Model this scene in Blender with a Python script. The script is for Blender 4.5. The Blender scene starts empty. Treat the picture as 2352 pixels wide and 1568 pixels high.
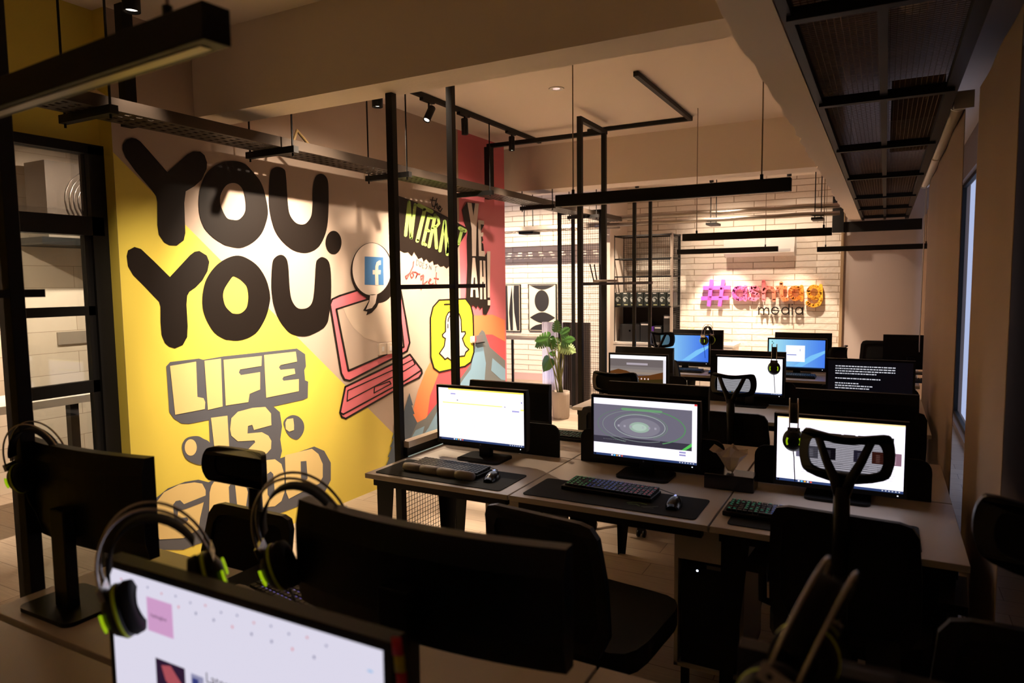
import bpy, math, random
from mathutils import Vector, Matrix
from mathutils.geometry import tessellate_polygon
R = math.radians
random.seed(7)
C = bpy.context.scene.collection
SC = bpy.context.scene

# ------------------------------------------------------------------ camera
IW, IH, FPX, CAMH = 2352, 1568, 1584.1, 1.7
YAW, PIT, ROL = R(28.393), R(-4.807), R(-0.6896)
_r = Vector((math.cos(YAW), math.sin(YAW), 0))
FW = Vector((-math.sin(YAW)*math.cos(PIT), math.cos(YAW)*math.cos(PIT), math.sin(PIT)))
_u = _r.cross(FW)
RT = math.cos(ROL)*_r + math.sin(ROL)*_u
UP = -math.sin(ROL)*_r + math.cos(ROL)*_u
cd = bpy.data.cameras.new('camera'); cam = bpy.data.objects.new('camera', cd); C.objects.link(cam)
cam.matrix_world = Matrix(((RT.x, UP.x, -FW.x, 0), (RT.y, UP.y, -FW.y, 0), (RT.z, UP.z, -FW.z, CAMH), (0, 0, 0, 1)))
cd.sensor_width = 36; cd.lens = FPX/IW*36; cd.clip_start = 0.05
cd.dof.use_dof = True; cd.dof.focus_distance = 4.6; cd.dof.aperture_fstop = 3.2
SC.camera = cam
# ------------------------------------------------------------------ world, exposure
w = bpy.data.worlds.new('world'); SC.world = w; w.use_nodes = True
w.node_tree.nodes['Background'].inputs[0].default_value = (0.62, 0.66, 1.0, 1)
w.node_tree.nodes['Background'].inputs[1].default_value = 1.0
SC.view_settings.view_transform = 'Standard'; SC.view_settings.look = 'None'
SC.view_settings.gamma = 1; SC.view_settings.exposure = 0.12
SC.view_settings.use_curve_mapping = False
WARM = (1.0, 0.79, 0.59)

def ray(x, y): return FW*FPX + RT*(x-IW/2) - UP*(y-IH/2)
O = Vector((0, 0, CAMH))
def atX(x, y, X): d = ray(x, y); return O + d*(X/d.x)
def atY(x, y, Y): d = ray(x, y); return O + d*(Y/d.y)
def atZ(x, y, Z): d = ray(x, y); return O + d*((Z-CAMH)/d.z)

def spot(name, loc, tgt, power, size=60, blend=0.6, color=WARM, rad=0.03):
    l = bpy.data.lights.new(name, 'SPOT'); l.energy = power; l.spot_size = R(size); l.spot_blend = blend
    l.color = color; l.shadow_soft_size = rad
    o = bpy.data.objects.new(name, l); C.objects.link(o); o.location = loc
    o.rotation_euler = (Vector(tgt)-Vector(loc)).to_track_quat('-Z', 'Y').to_euler()
    return o
MX = -3.69            # plane of the painted wall
ZC = 3.19             # ceiling height
# spots on the painted wall (from the track just behind the first beam)
SPOTS_MURAL = [((-2.42, 3.45, 3.06), (MX, 3.38, 1.68), 720, 54), ((-2.42, 3.95, 3.06), (MX, 5.22, 1.62), 1050, 42),
               ((-2.60, 1.95, 3.06), (MX, 2.95, 0.66), 250, 52)]
for i, (l, t, p, s) in enumerate(SPOTS_MURAL): spot('wall_spot', l, t, p, s, 0.95)
spot('wall_spot_spill', (-2.42, 3.45, 3.06), (MX, 3.9, 0.9), 70, 100, 0.6)
spot('wall_spot_spill', (-2.42, 4.25, 3.06), (MX, 6.1, 1.5), 230, 56, 0.7)
# spots washing the brick wall (gap between the last beam and the wall)
SPOTS_BRICK = [((-2.15, 9.85, 3.02), (-2.10, 10.8, -0.1), 470, 46), ((-1.15, 9.85, 3.02), (-1.15, 10.8, -0.3), 300, 46),
               ((-3.2, 9.8, 3.02), (-3.2, 10.8, 0.2), 240, 60),
               ((-4.6, 8.0, 3.02), (-4.7, 10.8, 1.5), 480, 62), ((-5.7, 8.0, 3.02), (-5.7, 10.8, 1.5), 480, 62)]
for i, (l, t, p, s) in enumerate(SPOTS_BRICK): spot('brick_spot', l, t, p, s, 0.35 if i < 2 else 0.6, WARM, 0.03 if i < 3 else 0.008)
spot('brick_fill', (-2.15, 9.85, 3.02), (-2.0, 10.8, 1.4), 70, 110, 0.8); spot('brick_fill', (-1.15, 9.85, 3.02), (-1.1, 10.8, 1.4), 50, 110, 0.8)  # added wide dim fill for the upper brick wall
# downlights over the aisle
AISLE = [((-3.05, 5.88, 2.96), (-3.0, 5.85, 0), 480, 72), ((-3.0, 7.95, 3.0), (-3.2, 8.0, 0), 620, 84),
         ((-3.35, 4.30, 3.05), (-3.05, 4.2, 0), 620, 62), ((-3.22, 2.16, 3.0), (-3.25, 2.4, 0), 330, 46), ((-1.9, 8.9, 3.0), (-1.9, 9.2, 0), 260, 100),
         ((-3.22, 0.75, 3.0), (-3.25, 0.7, 0), 30, 44),  # added out of view, for floor bounce onto the first beam
         ((-3.06, 4.62, 2.95), (-3.5, 3.9, 1.2), 40, 60)]
for i, (l, t, p, s) in enumerate(AISLE): spot('aisle_spot', l, t, p, s, 0.8)
spot('desk_spot', (-3.22, 4.30, 3.03), (-2.02, 3.25, 0.75), 170, 26, 0.5)
# lamps of the room behind the glass door
spot('meeting_spot', (-5.0, 3.3, 2.85), (-6.3, 3.4, 1.3), 260, 110, 0.7)
spot('meeting_spot', (-5.0, 1.6, 2.85), (-6.3, 2.0, 1.3), 160, 110, 0.7)

# ------------------------------------------------------------------ materials
def lin(c):
    return tuple(((v/255)/12.92 if v/255 <= 0.04045 else ((v/255+0.055)/1.055)**2.4) for v in c)
MATS = {}
def mat(name, rgb, rough=0.6, metal=0.0, spec=0.5, bump=0.0, bscale=60, vary=0.0):
    if name in MATS: return MATS[name]
    m = bpy.data.materials.new(name); m.use_nodes = True; MATS[name] = m
    nt = m.node_tree; b = nt.nodes['Principled BSDF']; c = lin(rgb)
    b.inputs['Base Color'].default_value = (*c, 1); b.inputs['Roughness'].default_value = rough
    b.inputs['Metallic'].default_value = metal; b.inputs['Specular IOR Level'].default_value = spec
    if bump or vary:
        tc = nt.nodes.new('ShaderNodeTexCoord'); n = nt.nodes.new('ShaderNodeTexNoise'); n.inputs['Scale'].default_value = bscale
        n.inputs['Detail'].default_value = 5; nt.links.new(tc.outputs['Object'], n.inputs['Vector'])
        if bump:
            bp = nt.nodes.new('ShaderNodeBump'); bp.inputs['Strength'].default_value = bump; bp.inputs['Distance'].default_value = 0.01
            nt.links.new(n.outputs['Fac'], bp.inputs['Height']); nt.links.new(bp.outputs['Normal'], b.inputs['Normal'])
        if vary:
            r = nt.nodes.new('ShaderNodeMapRange'); r.inputs[3].default_value = rough-vary; r.inputs[4].default_value = rough+vary
            nt.links.new(n.outputs['Fac'], r.inputs[0]); nt.links.new(r.outputs[0], b.inputs['Roughness'])
    return m
def emis(rgb, s=1.0):
    k = 'glow_%d_%d_%d_%d' % (*rgb, int(s*100))
    if k in MATS: return MATS[k]
    m = bpy.data.materials.new(k); m.use_nodes = True; MATS[k] = m
    b = m.node_tree.nodes['Principled BSDF']; c = lin(rgb)
    b.inputs['Base Color'].default_value = (0.01, 0.01, 0.01, 1); b.inputs['Roughness'].default_value = 0.3
    b.inputs['Emission Color'].default_value = (*c, 1); b.inputs['Emission Strength'].default_value = s
    return m
def see_through(name, rgb, fac, rough=0.7):
    if name in MATS: return MATS[name]
    m = mat(name, rgb, rough); nt = m.node_tree
    b = nt.nodes['Principled BSDF']; o = nt.nodes['Material Output']
    t = nt.nodes.new('ShaderNodeBsdfTransparent'); mx = nt.nodes.new('ShaderNodeMixShader')
    tc = nt.nodes.new('ShaderNodeTexCoord'); wv = nt.nodes.new('ShaderNodeTexWave'); wv.bands_direction = 'Z'; wv.inputs['Scale'].default_value = 55
    mr = nt.nodes.new('ShaderNodeMapRange'); mr.inputs[3].default_value = fac-0.2; mr.inputs[4].default_value = fac+0.2
    nt.links.new(tc.outputs['Object'], wv.inputs['Vector']); nt.links.new(wv.outputs['Fac'], mr.inputs[0]); nt.links.new(mr.outputs[0], mx.inputs[0])
    nt.links.new(b.outputs[0], mx.inputs[1]); nt.links.new(t.outputs[0], mx.inputs[2]); nt.links.new(mx.outputs[0], o.inputs[0])
    return m
plaster = mat('plaster', (230, 216, 202), 0.85, bump=0.15, bscale=35)
ceilm = mat('ceiling_paint', (232, 218, 206), 0.9, bump=0.05, bscale=20)
black = mat('black_powder_coat', (13, 11, 10), 0.55, spec=0.3, bump=0.05, bscale=300)
bplas = mat('black_plastic', (8, 8, 9), 0.42, spec=0.35)
bgloss = mat('black_gloss', (8, 8, 9), 0.22)
bfab = mat('black_fabric', (9, 9, 9), 0.9)
bmesh_m = see_through('black_chair_mesh', (16, 15, 15), 0.42)
steel = mat('galvanised_steel', (150, 140, 130), 0.35, 0.9, bump=0.05, bscale=8)
traym = mat('painted_tray_steel', (70, 60, 52), 0.4, 0.6)
chrome = mat('brushed_metal', (190, 185, 180), 0.25, 1.0)
deskw = mat('desk_laminate', (205, 192, 180), 0.35, vary=0.05, bscale=4)
whitep = mat('white_plastic', (225, 220, 215), 0.4)
lime = mat('lime_plastic', (190, 215, 20), 0.4)
blindm = mat('blind_fabric', (176, 150, 124), 0.9, bump=0.3, bscale=500)

WORLD = set()      # things whose parts are given in room coordinates
# ------------------------------------------------------------------ mesh collector
class MB:
    def __init__(s): s.v = []; s.f = []; s.m = []; s.mats = []; s.sm = []
    def mi(s, m):
        if m not in s.mats: s.mats.append(m)
        return s.mats.index(m)
    def add(s, vs, fs, m, smooth=False):
        n = len(s.v); s.v += [tuple(v) for v in vs]; k = s.mi(m)
        for f in fs: s.f.append([n+i for i in f]); s.m.append(k); s.sm.append(smooth)
    def box(s, a, b, m, M=None):
        x0, y0, z0 = [min(p, q) for p, q in zip(a, b)]; x1, y1, z1 = [max(p, q) for p, q in zip(a, b)]
        vs = [Vector(p) for p in ((x0, y0, z0), (x1, y0, z0), (x1, y1, z0), (x0, y1, z0), (x0, y0, z1), (x1, y0, z1), (x1, y1, z1), (x0, y1, z1))]
        if M: vs = [M @ v for v in vs]
        s.add(vs, [(0, 3, 2, 1), (4, 5, 6, 7), (0, 1, 5, 4), (1, 2, 6, 5), (2, 3, 7, 6), (3, 0, 4, 7)], m)
        return s
    def bar(s, p, q, w, h, m, up=(0, 0, 1)):
        p, q = Vector(p), Vector(q); d = (q-p).normalized(); u = Vector(up)
        if abs(d.dot(u)) > 0.99: u = Vector((0, 1, 0))
        a = d.cross(u).normalized()*w/2; b = a.cross(d).normalized()*h/2
        vs = [p-a-b, p+a-b, p+a+b, p-a+b, q-a-b, q+a-b, q+a+b, q-a+b]
        s.add(vs, [(0, 1, 2, 3), (7, 6, 5, 4), (0, 4, 5, 1), (1, 5, 6, 2), (2, 6, 7, 3), (3, 7, 4, 0)], m)
        return s
    def tube(s, pts, r, m, n=10, closed=False, flat=1.0, smooth=True):
        pts = [Vector(p) for p in pts]; N = len(pts); vs = []; prev = None
        rs = r if isinstance(r, (list, tuple)) else [r]*N
        for i, p in enumerate(pts):
            if closed: d = pts[(i+1) % N]-pts[i-1]
            else: d = pts[min(i+1, N-1)]-pts[max(i-1, 0)]
            d.normalize()
            if prev is None:
                u = Vector((0, 0, 1)) if abs(d.z) < 0.9 else Vector((0, 1, 0))
                prev = (u-d*u.dot(d)).normalized()
            prev = (prev-d*prev.dot(d)).normalized(); q = d.cross(prev)
            for k in range(n):
                a = 2*math.pi*k/n; vs.append(p+prev*math.cos(a)*rs[i]*flat+q*math.sin(a)*rs[i])
        fs = []
        for i in range(N if closed else N-1):
            j = (i+1) % N
            for k in range(n): l = (k+1) % n; fs.append((i*n+k, i*n+l, j*n+l, j*n+k))
        if not closed: fs.append(list(range(n))[::-1]); fs.append([(N-1)*n+k for k in range(n)])
        s.add(vs, fs, m, smooth); return s
    def cyl(s, p, q, r, m, n=20, r2=None): return s.tube([p, q], [r, r if r2 is None else r2], m, n, smooth=n > 8)
    def lathe(s, prof, m, M=None, n=28):
        vs = []
        for (r, z) in prof:
            for k in range(n):
                a = 2*math.pi*k/n; v = Vector((r*math.cos(a), r*math.sin(a), z)); vs.append(M @ v if M else v)
        fs = [(i*n+k, i*n+(k+1) % n, (i+1)*n+(k+1) % n, (i+1)*n+k) for i in range(len(prof)-1) for k in range(n)]
        if prof[0][0] > 1e-4: fs.append([k for k in range(n)][::-1])
        if prof[-1][0] > 1e-4: fs.append([(len(prof)-1)*n+k for k in range(n)])
        s.add(vs, fs, m, True); return s
    def plate(s, loops, fn, m, d=None):
        """flat filled outline (first loop) with holes; fn maps 2D->3D; d = extrusion vector"""
        pts = [p for l in loops for p in l]
        tris = tessellate_polygon([[Vector((p[0], p[1], 0)) for p in l] for l in loops])
        P3 = [Vector(fn(*p)) for p in pts]
        if d is None: s.add(P3, [tuple(t) for t in tris], m); return s
        d = Vector(d); n = len(P3); Q = [p+d for p in P3]
        fs = [tuple(t) for t in tris]+[tuple(n+i for i in reversed(t)) for t in tris]; o = 0
        for l in loops:
            L = len(l)
            for i in range(L): j = (i+1) % L; fs.append((o+i, o+j, n+o+j, n+o+i))
            o += L
        s.add(P3+Q, fs, m); return s
    def stroke(s, pts, w, fn, m, d=None, caps=True, closed=False):
        pts = [Vector((p[0], p[1], 0)) for p in pts]; n = len(pts)
        for i in range(n if closed else n-1):
            a, b = pts[i], pts[(i+1) % n]; t = (b-a)
            if t.length < 1e-6: continue
            t.normalize(); k = Vector((-t.y, t.x, 0))*w/2
            s.plate([[tuple((a+k)[:2]), tuple((b+k)[:2]), tuple((b-k)[:2]), tuple((a-k)[:2])]], fn, m, d)
        rng = range(n) if (caps or closed) else range(1, n-1)
        for i in rng:
            s.plate([[(pts[i].x+w/2*math.cos(a*math.pi/5), pts[i].y+w/2*math.sin(a*math.pi/5)) for a in range(10)]], fn, m, d)
        return s
    def build(s, name, parent=None, bevel=0, sub=0, kind=None):
        me = bpy.data.meshes.new(name); me.from_pydata(s.v, [], s.f); me.update()
        for m in s.mats: me.materials.append(m)
        me.polygons.foreach_set('material_index', s.m); me.polygons.foreach_set('use_smooth', s.sm)
        o = bpy.data.objects.new(name, me); C.objects.link(o)
        if parent:
            o.parent = parent
            if parent.name in WORLD: o.matrix_parent_inverse = Matrix.Translation(-parent.location)
        if bevel:
            b = o.modifiers.new('b', 'BEVEL'); b.width = bevel; b.segments = 3; b.limit_method = 'ANGLE'; b.angle_limit = R(50)
        if kind: o['kind'] = kind
        return o
def tag(o, label, cat, group=None, kind=None):
    o['label'] = label; o['category'] = cat
    if group: o['group'] = group
    if kind: o['kind'] = kind
    return o
def thing(name, label, cat, loc=(0, 0, 0), rz=0, group=None, rx=0):
    o = bpy.data.objects.new(name, None); C.objects.link(o); o.empty_display_size = 0.1
    o.location = loc; o.rotation_euler = (rx, 0, rz); return tag(o, label, cat, group)
def thingw(name, label, cat, base, group=None):
    o = thing(name, label, cat, base, 0, group); WORLD.add(o.name); return o
def kids(o): return [c for c in bpy.data.objects if c.parent == o]
def dup(o, loc, rz, label, group=None):
    r = o.copy(); C.objects.link(r); r.location = loc; r.rotation_euler = (o.rotation_euler.x, 0, rz); r['label'] = label
    if group: r['group'] = group
    for ch in kids(o):
        c = ch.copy(); C.objects.link(c); c.parent = r
        for g in kids(ch): d = g.copy(); C.objects.link(d); d.parent = c
    return r
def smooth_loop(pts, k=4):
    n = len(pts); out = []
    for i in range(n):
        p0, p1, p2, p3 = pts[i-1], pts[i], pts[(i+1) % n], pts[(i+2) % n]
        for j in range(k):
            t = j/k
            out.append(tuple(0.5*((2*p1[a])+(-p0[a]+p2[a])*t+(2*p0[a]-5*p1[a]+4*p2[a]-p3[a])*t*t+(-p0[a]+3*p1[a]-3*p2[a]+p3[a])*t**3) for a in (0, 1)))
    return out
def ell(cx, cy, rx, ry, n=40, a0=0, a1=360):
    return [(cx+rx*math.cos(R(a0+(a1-a0)*i/n)), cy+ry*math.sin(R(a0+(a1-a0)*i/n))) for i in range(n+(0 if a1-a0 == 360 else 1))]
def rrect(x0, y0, x1, y1, r, n=5):
    out = []
    for cx, cy, a in ((x1-r, y0+r, -90), (x1-r, y1-r, 0), (x0+r, y1-r, 90), (x0+r, y0+r, 180)):
        out += [(cx+r*math.cos(R(a+90*i/n)), cy+r*math.sin(R(a+90*i/n))) for i in range(n+1)]
    return out
def text_mb(mb, txt, size, M, m, align='LEFT'):
    cu = bpy.data.curves.new('t', 'FONT'); cu.body = txt; cu.size = size; cu.align_x = align; cu.resolution_u = 3
    o = bpy.data.objects.new('t', cu); me = bpy.data.meshes.new_from_object(o)
    mb.add([M @ v.co for v in me.vertices], [tuple(p.vertices) for p in me.polygons], m)
    bpy.data.objects.remove(o); bpy.data.curves.remove(cu); bpy.data.meshes.remove(me)

# ================================================================== SETTING
def struct(mb, name, **k): return mb.build(name, kind='structure', **k)
def floor_mat():
    m = mat('pale_vinyl_planks', (205, 185, 160), 0.45); nt = m.node_tree; b = nt.nodes['Principled BSDF']
    tc = nt.nodes.new('ShaderNodeTexCoord'); br = nt.nodes.new('ShaderNodeTexBrick')
    br.inputs['Color1'].default_value = (*lin((208, 190, 168)), 1); br.inputs['Color2'].default_value = (*lin((190, 170, 148)), 1)
    br.inputs['Mortar'].default_value = (*lin((150, 130, 110)), 1); br.inputs['Scale'].default_value = 1
    br.inputs['Mortar Size'].default_value = 0.003; br.inputs['Brick Width'].default_value = 1.2; br.inputs['Row Height'].default_value = 0.18
    wv = nt.nodes.new('ShaderNodeTexNoise'); wv.inputs['Scale'].default_value = 6
    mp = nt.nodes.new('ShaderNodeMapping'); mp.inputs['Scale'].default_value = (1, 14, 1)
    mx = nt.nodes.new('ShaderNodeMix'); mx.data_type = 'RGBA'; mx.blend_type = 'MULTIPLY'; mx.inputs[0].default_value = 0.35
    L = nt.links.new; L(tc.outputs['Object'], br.inputs['Vector']); L(tc.outputs['Object'], mp.inputs['Vector']); L(mp.outputs[0], wv.inputs['Vector'])
    L(br.outputs['Color'], mx.inputs[6]); L(wv.outputs['Fac'], mx.inputs[7]); L(mx.outputs[2], b.inputs['Base Color'])
    return m
def brick_mat():
    m = mat('white_painted_brick', (232, 214, 190), 0.7); nt = m.node_tree; b = nt.nodes['Principled BSDF']
    tc = nt.nodes.new('ShaderNodeTexCoord'); sx = nt.nodes.new('ShaderNodeSeparateXYZ'); cx = nt.nodes.new('ShaderNodeCombineXYZ')
    ns = nt.nodes.new('ShaderNodeTexNoise'); ns.inputs['Scale'].default_value = 3.5; ns.inputs['Detail'].default_value = 3
    n2 = nt.nodes.new('ShaderNodeTexNoise'); n2.inputs['Scale'].default_value = 22; n2.inputs['Detail'].default_value = 6
    ad = nt.nodes.new('ShaderNodeMath'); ad.operation = 'MULTIPLY_ADD'; ad.inputs[1].default_value = 0.018
    br = nt.nodes.new('ShaderNodeTexBrick'); br.inputs['Scale'].default_value = 1; br.inputs['Brick Width'].default_value = 0.58
    br.inputs['Row Height'].default_value = 0.09; br.inputs['Mortar Size'].default_value = 0.0055; br.inputs['Mortar Smooth'].default_value = 0.4
    br.inputs['Color1'].default_value = (*lin((240, 230, 218)), 1); br.inputs['Color2'].default_value = (*lin((232, 220, 206)), 1)
    br.inputs['Mortar'].default_value = (*lin((176, 154, 130)), 1)
    bp = nt.nodes.new('ShaderNodeBump'); bp.inputs['Strength'].default_value = 1; bp.inputs['Distance'].default_value = 0.02
    mh = nt.nodes.new('ShaderNodeMath'); mh.operation = 'MULTIPLY_ADD'; mh.inputs[1].default_value = -1.0
    L = nt.links.new; L(tc.outputs['Object'], sx.inputs[0]); L(tc.outputs['Object'], ns.inputs['Vector']); L(tc.outputs['Object'], n2.inputs['Vector'])
    L(ns.outputs['Fac'], ad.inputs[0]); L(sx.outputs['Z'], ad.inputs[2]); L(sx.outputs['X'], cx.inputs[0]); L(ad.outputs[0], cx.inputs[1])
    L(cx.outputs[0], br.inputs['Vector']); L(br.outputs['Color'], b.inputs['Base Color'])
    m3 = nt.nodes.new('ShaderNodeMath'); m3.operation = 'MULTIPLY'; m3.inputs[1].default_value = 0.5; L(n2.outputs['Fac'], m3.inputs[0])
    L(br.outputs['Fac'], mh.inputs[0]); L(m3.outputs[0], mh.inputs[2]); L(mh.outputs[0], bp.inputs['Height']); L(bp.outputs['Normal'], b.inputs['Normal'])
    return m
struct(MB().box((-9, -1.2, -0.1), (0.86, 10.9, 0), floor_mat()), 'floor')
struct(MB().box((-9, -1.2, ZC), (0.86, 10.9, ZC+0.1), ceilm), 'ceiling')
YB = 10.8
struct(MB().box((-9, YB, 0), (-0.53, YB+0.1, ZC), brick_mat()), 'wall_back')
struct(MB().box((-0.53, YB-0.02, 0), (0.86, YB+0.1, ZC), mat('pale_board', (206, 190, 182), 0.7)), 'wall_far')
struct(MB().box((-0.56, YB-0.06, 0), (-0.52, YB, ZC), mat('trim_paint', (170, 140, 105), 0.6)), 'trim_4')
struct(MB().box((-9, -1.3, 0), (0.86, -1.2, ZC), plaster), 'wall_front')
# three beams
bm1 = MB().box((-3.69, 2.84, 2.716), (-0.3, 3.07, ZC), plaster); struct(bm1, 'trim_1')
struct(MB().box((-6.4, 6.88, 2.716), (-0.3, 7.2, ZC), plaster), 'trim_2')
# the beam along the room with its chipped, uneven plaster edge
b3 = MB(); ys = [-1.2+0.11*i for i in range(108)]; prof = []
for i, y in enumerate(ys):
    prof.append((-0.455+random.uniform(-0.012, 0.012), y))
for i in range(len(ys)-1):
    (xa, ya), (xb, yb) = prof[i], prof[i+1]
    vs = [(xa, ya, 2.5), (-0.31, ya, 2.5), (-0.31, ya, ZC), (xa, ya, ZC), (xb, yb, 2.5), (-0.31, yb, 2.5), (-0.31, yb, ZC), (xb, yb, ZC)]
    fs = [(0, 1, 5, 4), (1, 2, 6, 5), (0, 4, 7, 3)]
    if i == 0: fs.append((3, 2, 1, 0))
    if i == len(ys)-2: fs.append((4, 5, 6, 7))
    b3.add(vs, fs, plaster)
struct(b3, 'trim_3')
# right side: pier, window and sill behind the blinds
wr = MB(); wm = mat('grey_plaster', (150, 130, 118), 0.8)
wr.box((0.74, -1.2, 0), (0.86, 6.2, ZC), wm); wr.box((0.74, 6.2, 0), (0.86, 9.9, 0.06), wm); wr.box((0.74, 6.2, 2.8), (0.86, 9.9, ZC), wm)
wr.box((0.74, 9.9, 0), (0.86, YB, ZC), wm)
struct(wr, 'wall_right')
win = MB()
for y in (6.2, 7.4, 9.85): win.box((0.78, y, 0.06), (0.82, y+0.05, 2.8), black)
win.box((0.78, 6.2, 0.06), (0.82, 9.9, 0.10), black).box((0.78, 6.2, 2.76), (0.82, 9.9, 2.8), black)
wo = struct(win, 'window_1')
glass = mat('window_glass', (240, 245, 245), 0.03); glass.node_tree.nodes['Principled BSDF'].inputs['Transmission Weight'].default_value = 1.0
def thin_glass(name, tint=(235, 240, 240), refl=0.06):
    m = bpy.data.materials.new(name); m.use_nodes = True; nt = m.node_tree; nt.nodes.remove(nt.nodes['Principled BSDF'])
    o = nt.nodes['Material Output']; t = nt.nodes.new('ShaderNodeBsdfTransparent'); t.inputs[0].default_value = (*lin(tint), 1)
    g = nt.nodes.new('ShaderNodeBsdfGlossy'); g.inputs['Roughness'].default_value = 0.03; mx = nt.nodes.new('ShaderNodeMixShader')
    mx.inputs[0].default_value = refl; nt.links.new(t.outputs[0], mx.inputs[1]); nt.links.new(g.outputs[0], mx.inputs[2]); nt.links.new(mx.outputs[0], o.inputs[0])
    return m
tglass = thin_glass('clear_glass')
MB().box((0.798, 6.22, 0.10), (0.802, 9.88, 2.78), tglass).build('pane', wo)
# ================================================================== PAINTED WALL (art traced on its own plane)
def layer(k): return lambda x, y: atX(x, y, MX) + Vector((0.0012*k, 0, 0))
paint = dict(
 grey=mat('mural_grey', (192, 172, 156), 0.42, bump=0.04, bscale=12), yellow=mat('mural_yellow', (228, 208, 88), 0.42, bump=0.04, bscale=12),
 black=mat('mural_black', (20, 12, 7), 0.5, spec=0.35, bump=0.04, bscale=12), slate=mat('mural_slate', (88, 90, 98), 0.45),
 cream=mat('mural_cream', (226, 200, 136), 0.45), pink=mat('mural_pink', (228, 120, 132), 0.45), rose=mat('mural_rose', (214, 78, 92), 0.45),
 white=mat('mural_white', (222, 204, 190), 0.45), blue=mat('mural_blue', (72, 122, 176), 0.45), green=mat('mural_green', (170, 205, 105), 0.45),
 lemon=mat('mural_lemon', (244, 232, 50), 0.45), orange=mat('mural_orange', (240, 140, 88), 0.45), red=mat('mural_red', (224, 84, 92), 0.45),
 mgrey=mat('mural_mountain', (112, 118, 120), 0.45), sky=mat('mural_sky', (132, 170, 196), 0.45), tree=mat('mural_tree', (76, 92, 108), 0.45),
 ink=mat('mural_ink', (26, 17, 11), 0.55, spec=0.4), grn2=mat('mural_green_shade', (70, 100, 50), 0.45), pale=mat('mural_pale', (208, 188, 168), 0.45), red2=mat('mural_script', (222, 84, 84), 0.45))
P = paint
Y0, Y1 = 2.322, 6.69
mw = MB()
mw.box((MX-0.11, Y0, 0), (MX, Y1, ZC), P['grey'])
# yellow return facing the camera
mw.add([(MX-0.11, Y0-0.001, 0), (MX+0.0006, Y0-0.001, 0), (MX+0.0006, Y0-0.001, ZC), (MX-0.11, Y0-0.001, ZC)], [(0, 1, 2, 3)], P['yellow'])
def clip_yz(px, py): p = atX(px, py, MX); return p
a, b = clip_yz(260, 350), clip_yz(905, 997)
sl = (b.z-a.z)/(b.y-a.y)
zt = a.z+sl*(Y0-a.y)
e = 0.0012
yb = a.y + (0-a.z)/sl
mw.add([(MX+e, Y0, 0), (MX+e, yb, 0), (MX+e, Y0, zt)], [(0, 1, 2)], P['yellow'])
def pl(loops, col, k, sm=False):
    if not isinstance(loops[0], list): loops = [loops]
    if sm: loops = [smooth_loop(l) for l in loops]
    mw.plate(loops, layer(k), P[col])
def st(pts, w_, col, k, closed=False, sm=False):
    mw.stroke(pts, w_, layer(k), P[col], closed=closed)
pl([(301.5, 317), (290, 321), (281.5, 331.5), (280.7, 343), (287.4, 361.4), (309.8, 392.9), (347.9, 436.8), (357.8, 450.9), (360.3, 464.2), (360.3, 515.6), (363.6, 538.8), (376, 556.6), (388, 563), (405, 564), (421, 552), (424.8, 535), (424.2, 515.6), (422.5, 465.8), (425.8, 439.3), (445.7, 427.7), (462.3, 412.8), (473.9, 387.9), (474.8, 373), (469, 356.4), (459, 348), (442.4, 348), (429.2, 354.7), (383.5, 395.4), (339.6, 344.8), (321.4, 324.9), (311.4, 318.2)], 'black', 3)
pl([[(536.6, 369.5), (561.5, 376.5), (581.4, 396.4), (598, 418), (607.9, 446), (614.5, 484), (611, 509), (599.6, 537), (579.7, 557), (551.5, 569), (520, 564), (508.8, 558.7), (488.9, 545.4), (469, 523.9), (457.3, 490.7), (456.5, 449), (464, 416), (480.6, 389.6), (508.8, 373)],
    [(533.6, 420.2), (548, 424.6), (559, 441), (564, 469.4), (561.5, 489), (548, 504), (533, 504.7), (520, 500), (508.8, 479), (504.6, 462.5), (507, 444.3), (518.7, 426)]], 'black', 3, True)
pl([(636, 383), (624.5, 388), (620.3, 398), (617.8, 423), (617.5, 472.7), (626, 515.8), (639.4, 544), (664.3, 568.9), (689, 579.6), (710.7, 578.8), (732.3, 565.5), (747, 535.7), (753, 499), (754, 439.5), (750.5, 409.7), (737, 398.9), (724, 406.3), (718, 432.9), (717, 472.7), (714, 495.9), (702.4, 512.5), (689, 515.3), (675.9, 509), (664.3, 491), (660, 462.7), (656, 403), (651, 388)], 'black', 3, True)
pl(ell(765.4, 556.8, 18.3, 26.9), 'black', 3)
pl([(308, 567), (293, 574.9), (289.9, 588), (293, 611.4), (304.8, 631.3), (331.3, 657.8), (364.5, 692.6), (367.5, 704.2), (367.8, 740.7), (370.3, 769), (377.7, 787), (388, 796), (401, 799.6), (419, 792), (429, 774), (430.3, 749), (427.5, 699.3), (429, 679.4), (434, 670), (449, 659.5), (464, 643.7), (475.6, 623), (480, 601.4), (474, 586.5), (457, 576), (446, 578), (435.8, 585.7), (389.4, 635.9), (352.9, 599.8), (323, 571.6)], 'black', 3)
pl([[(546.5, 586.8), (569.8, 594.8), (593, 613), (611, 642.9), (619.5, 677.7), (617.8, 699), (609.6, 729), (591.3, 760.6), (569.8, 775.5), (546.5, 782), (525, 780.5), (515.4, 778.9), (492, 764), (474, 735.7), (464.8, 707.5), (464.8, 674.4), (474, 639.6), (495.5, 609.7), (522, 592.3)],
    [(538, 635), (553, 643), (564.8, 656), (569, 671), (569, 691), (564.8, 707.5), (552, 719), (536.6, 720), (528.7, 715.8), (517, 702.6), (511.7, 682.7), (513.7, 666), (522, 651), (532, 637)]], 'black', 3, True)
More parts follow.
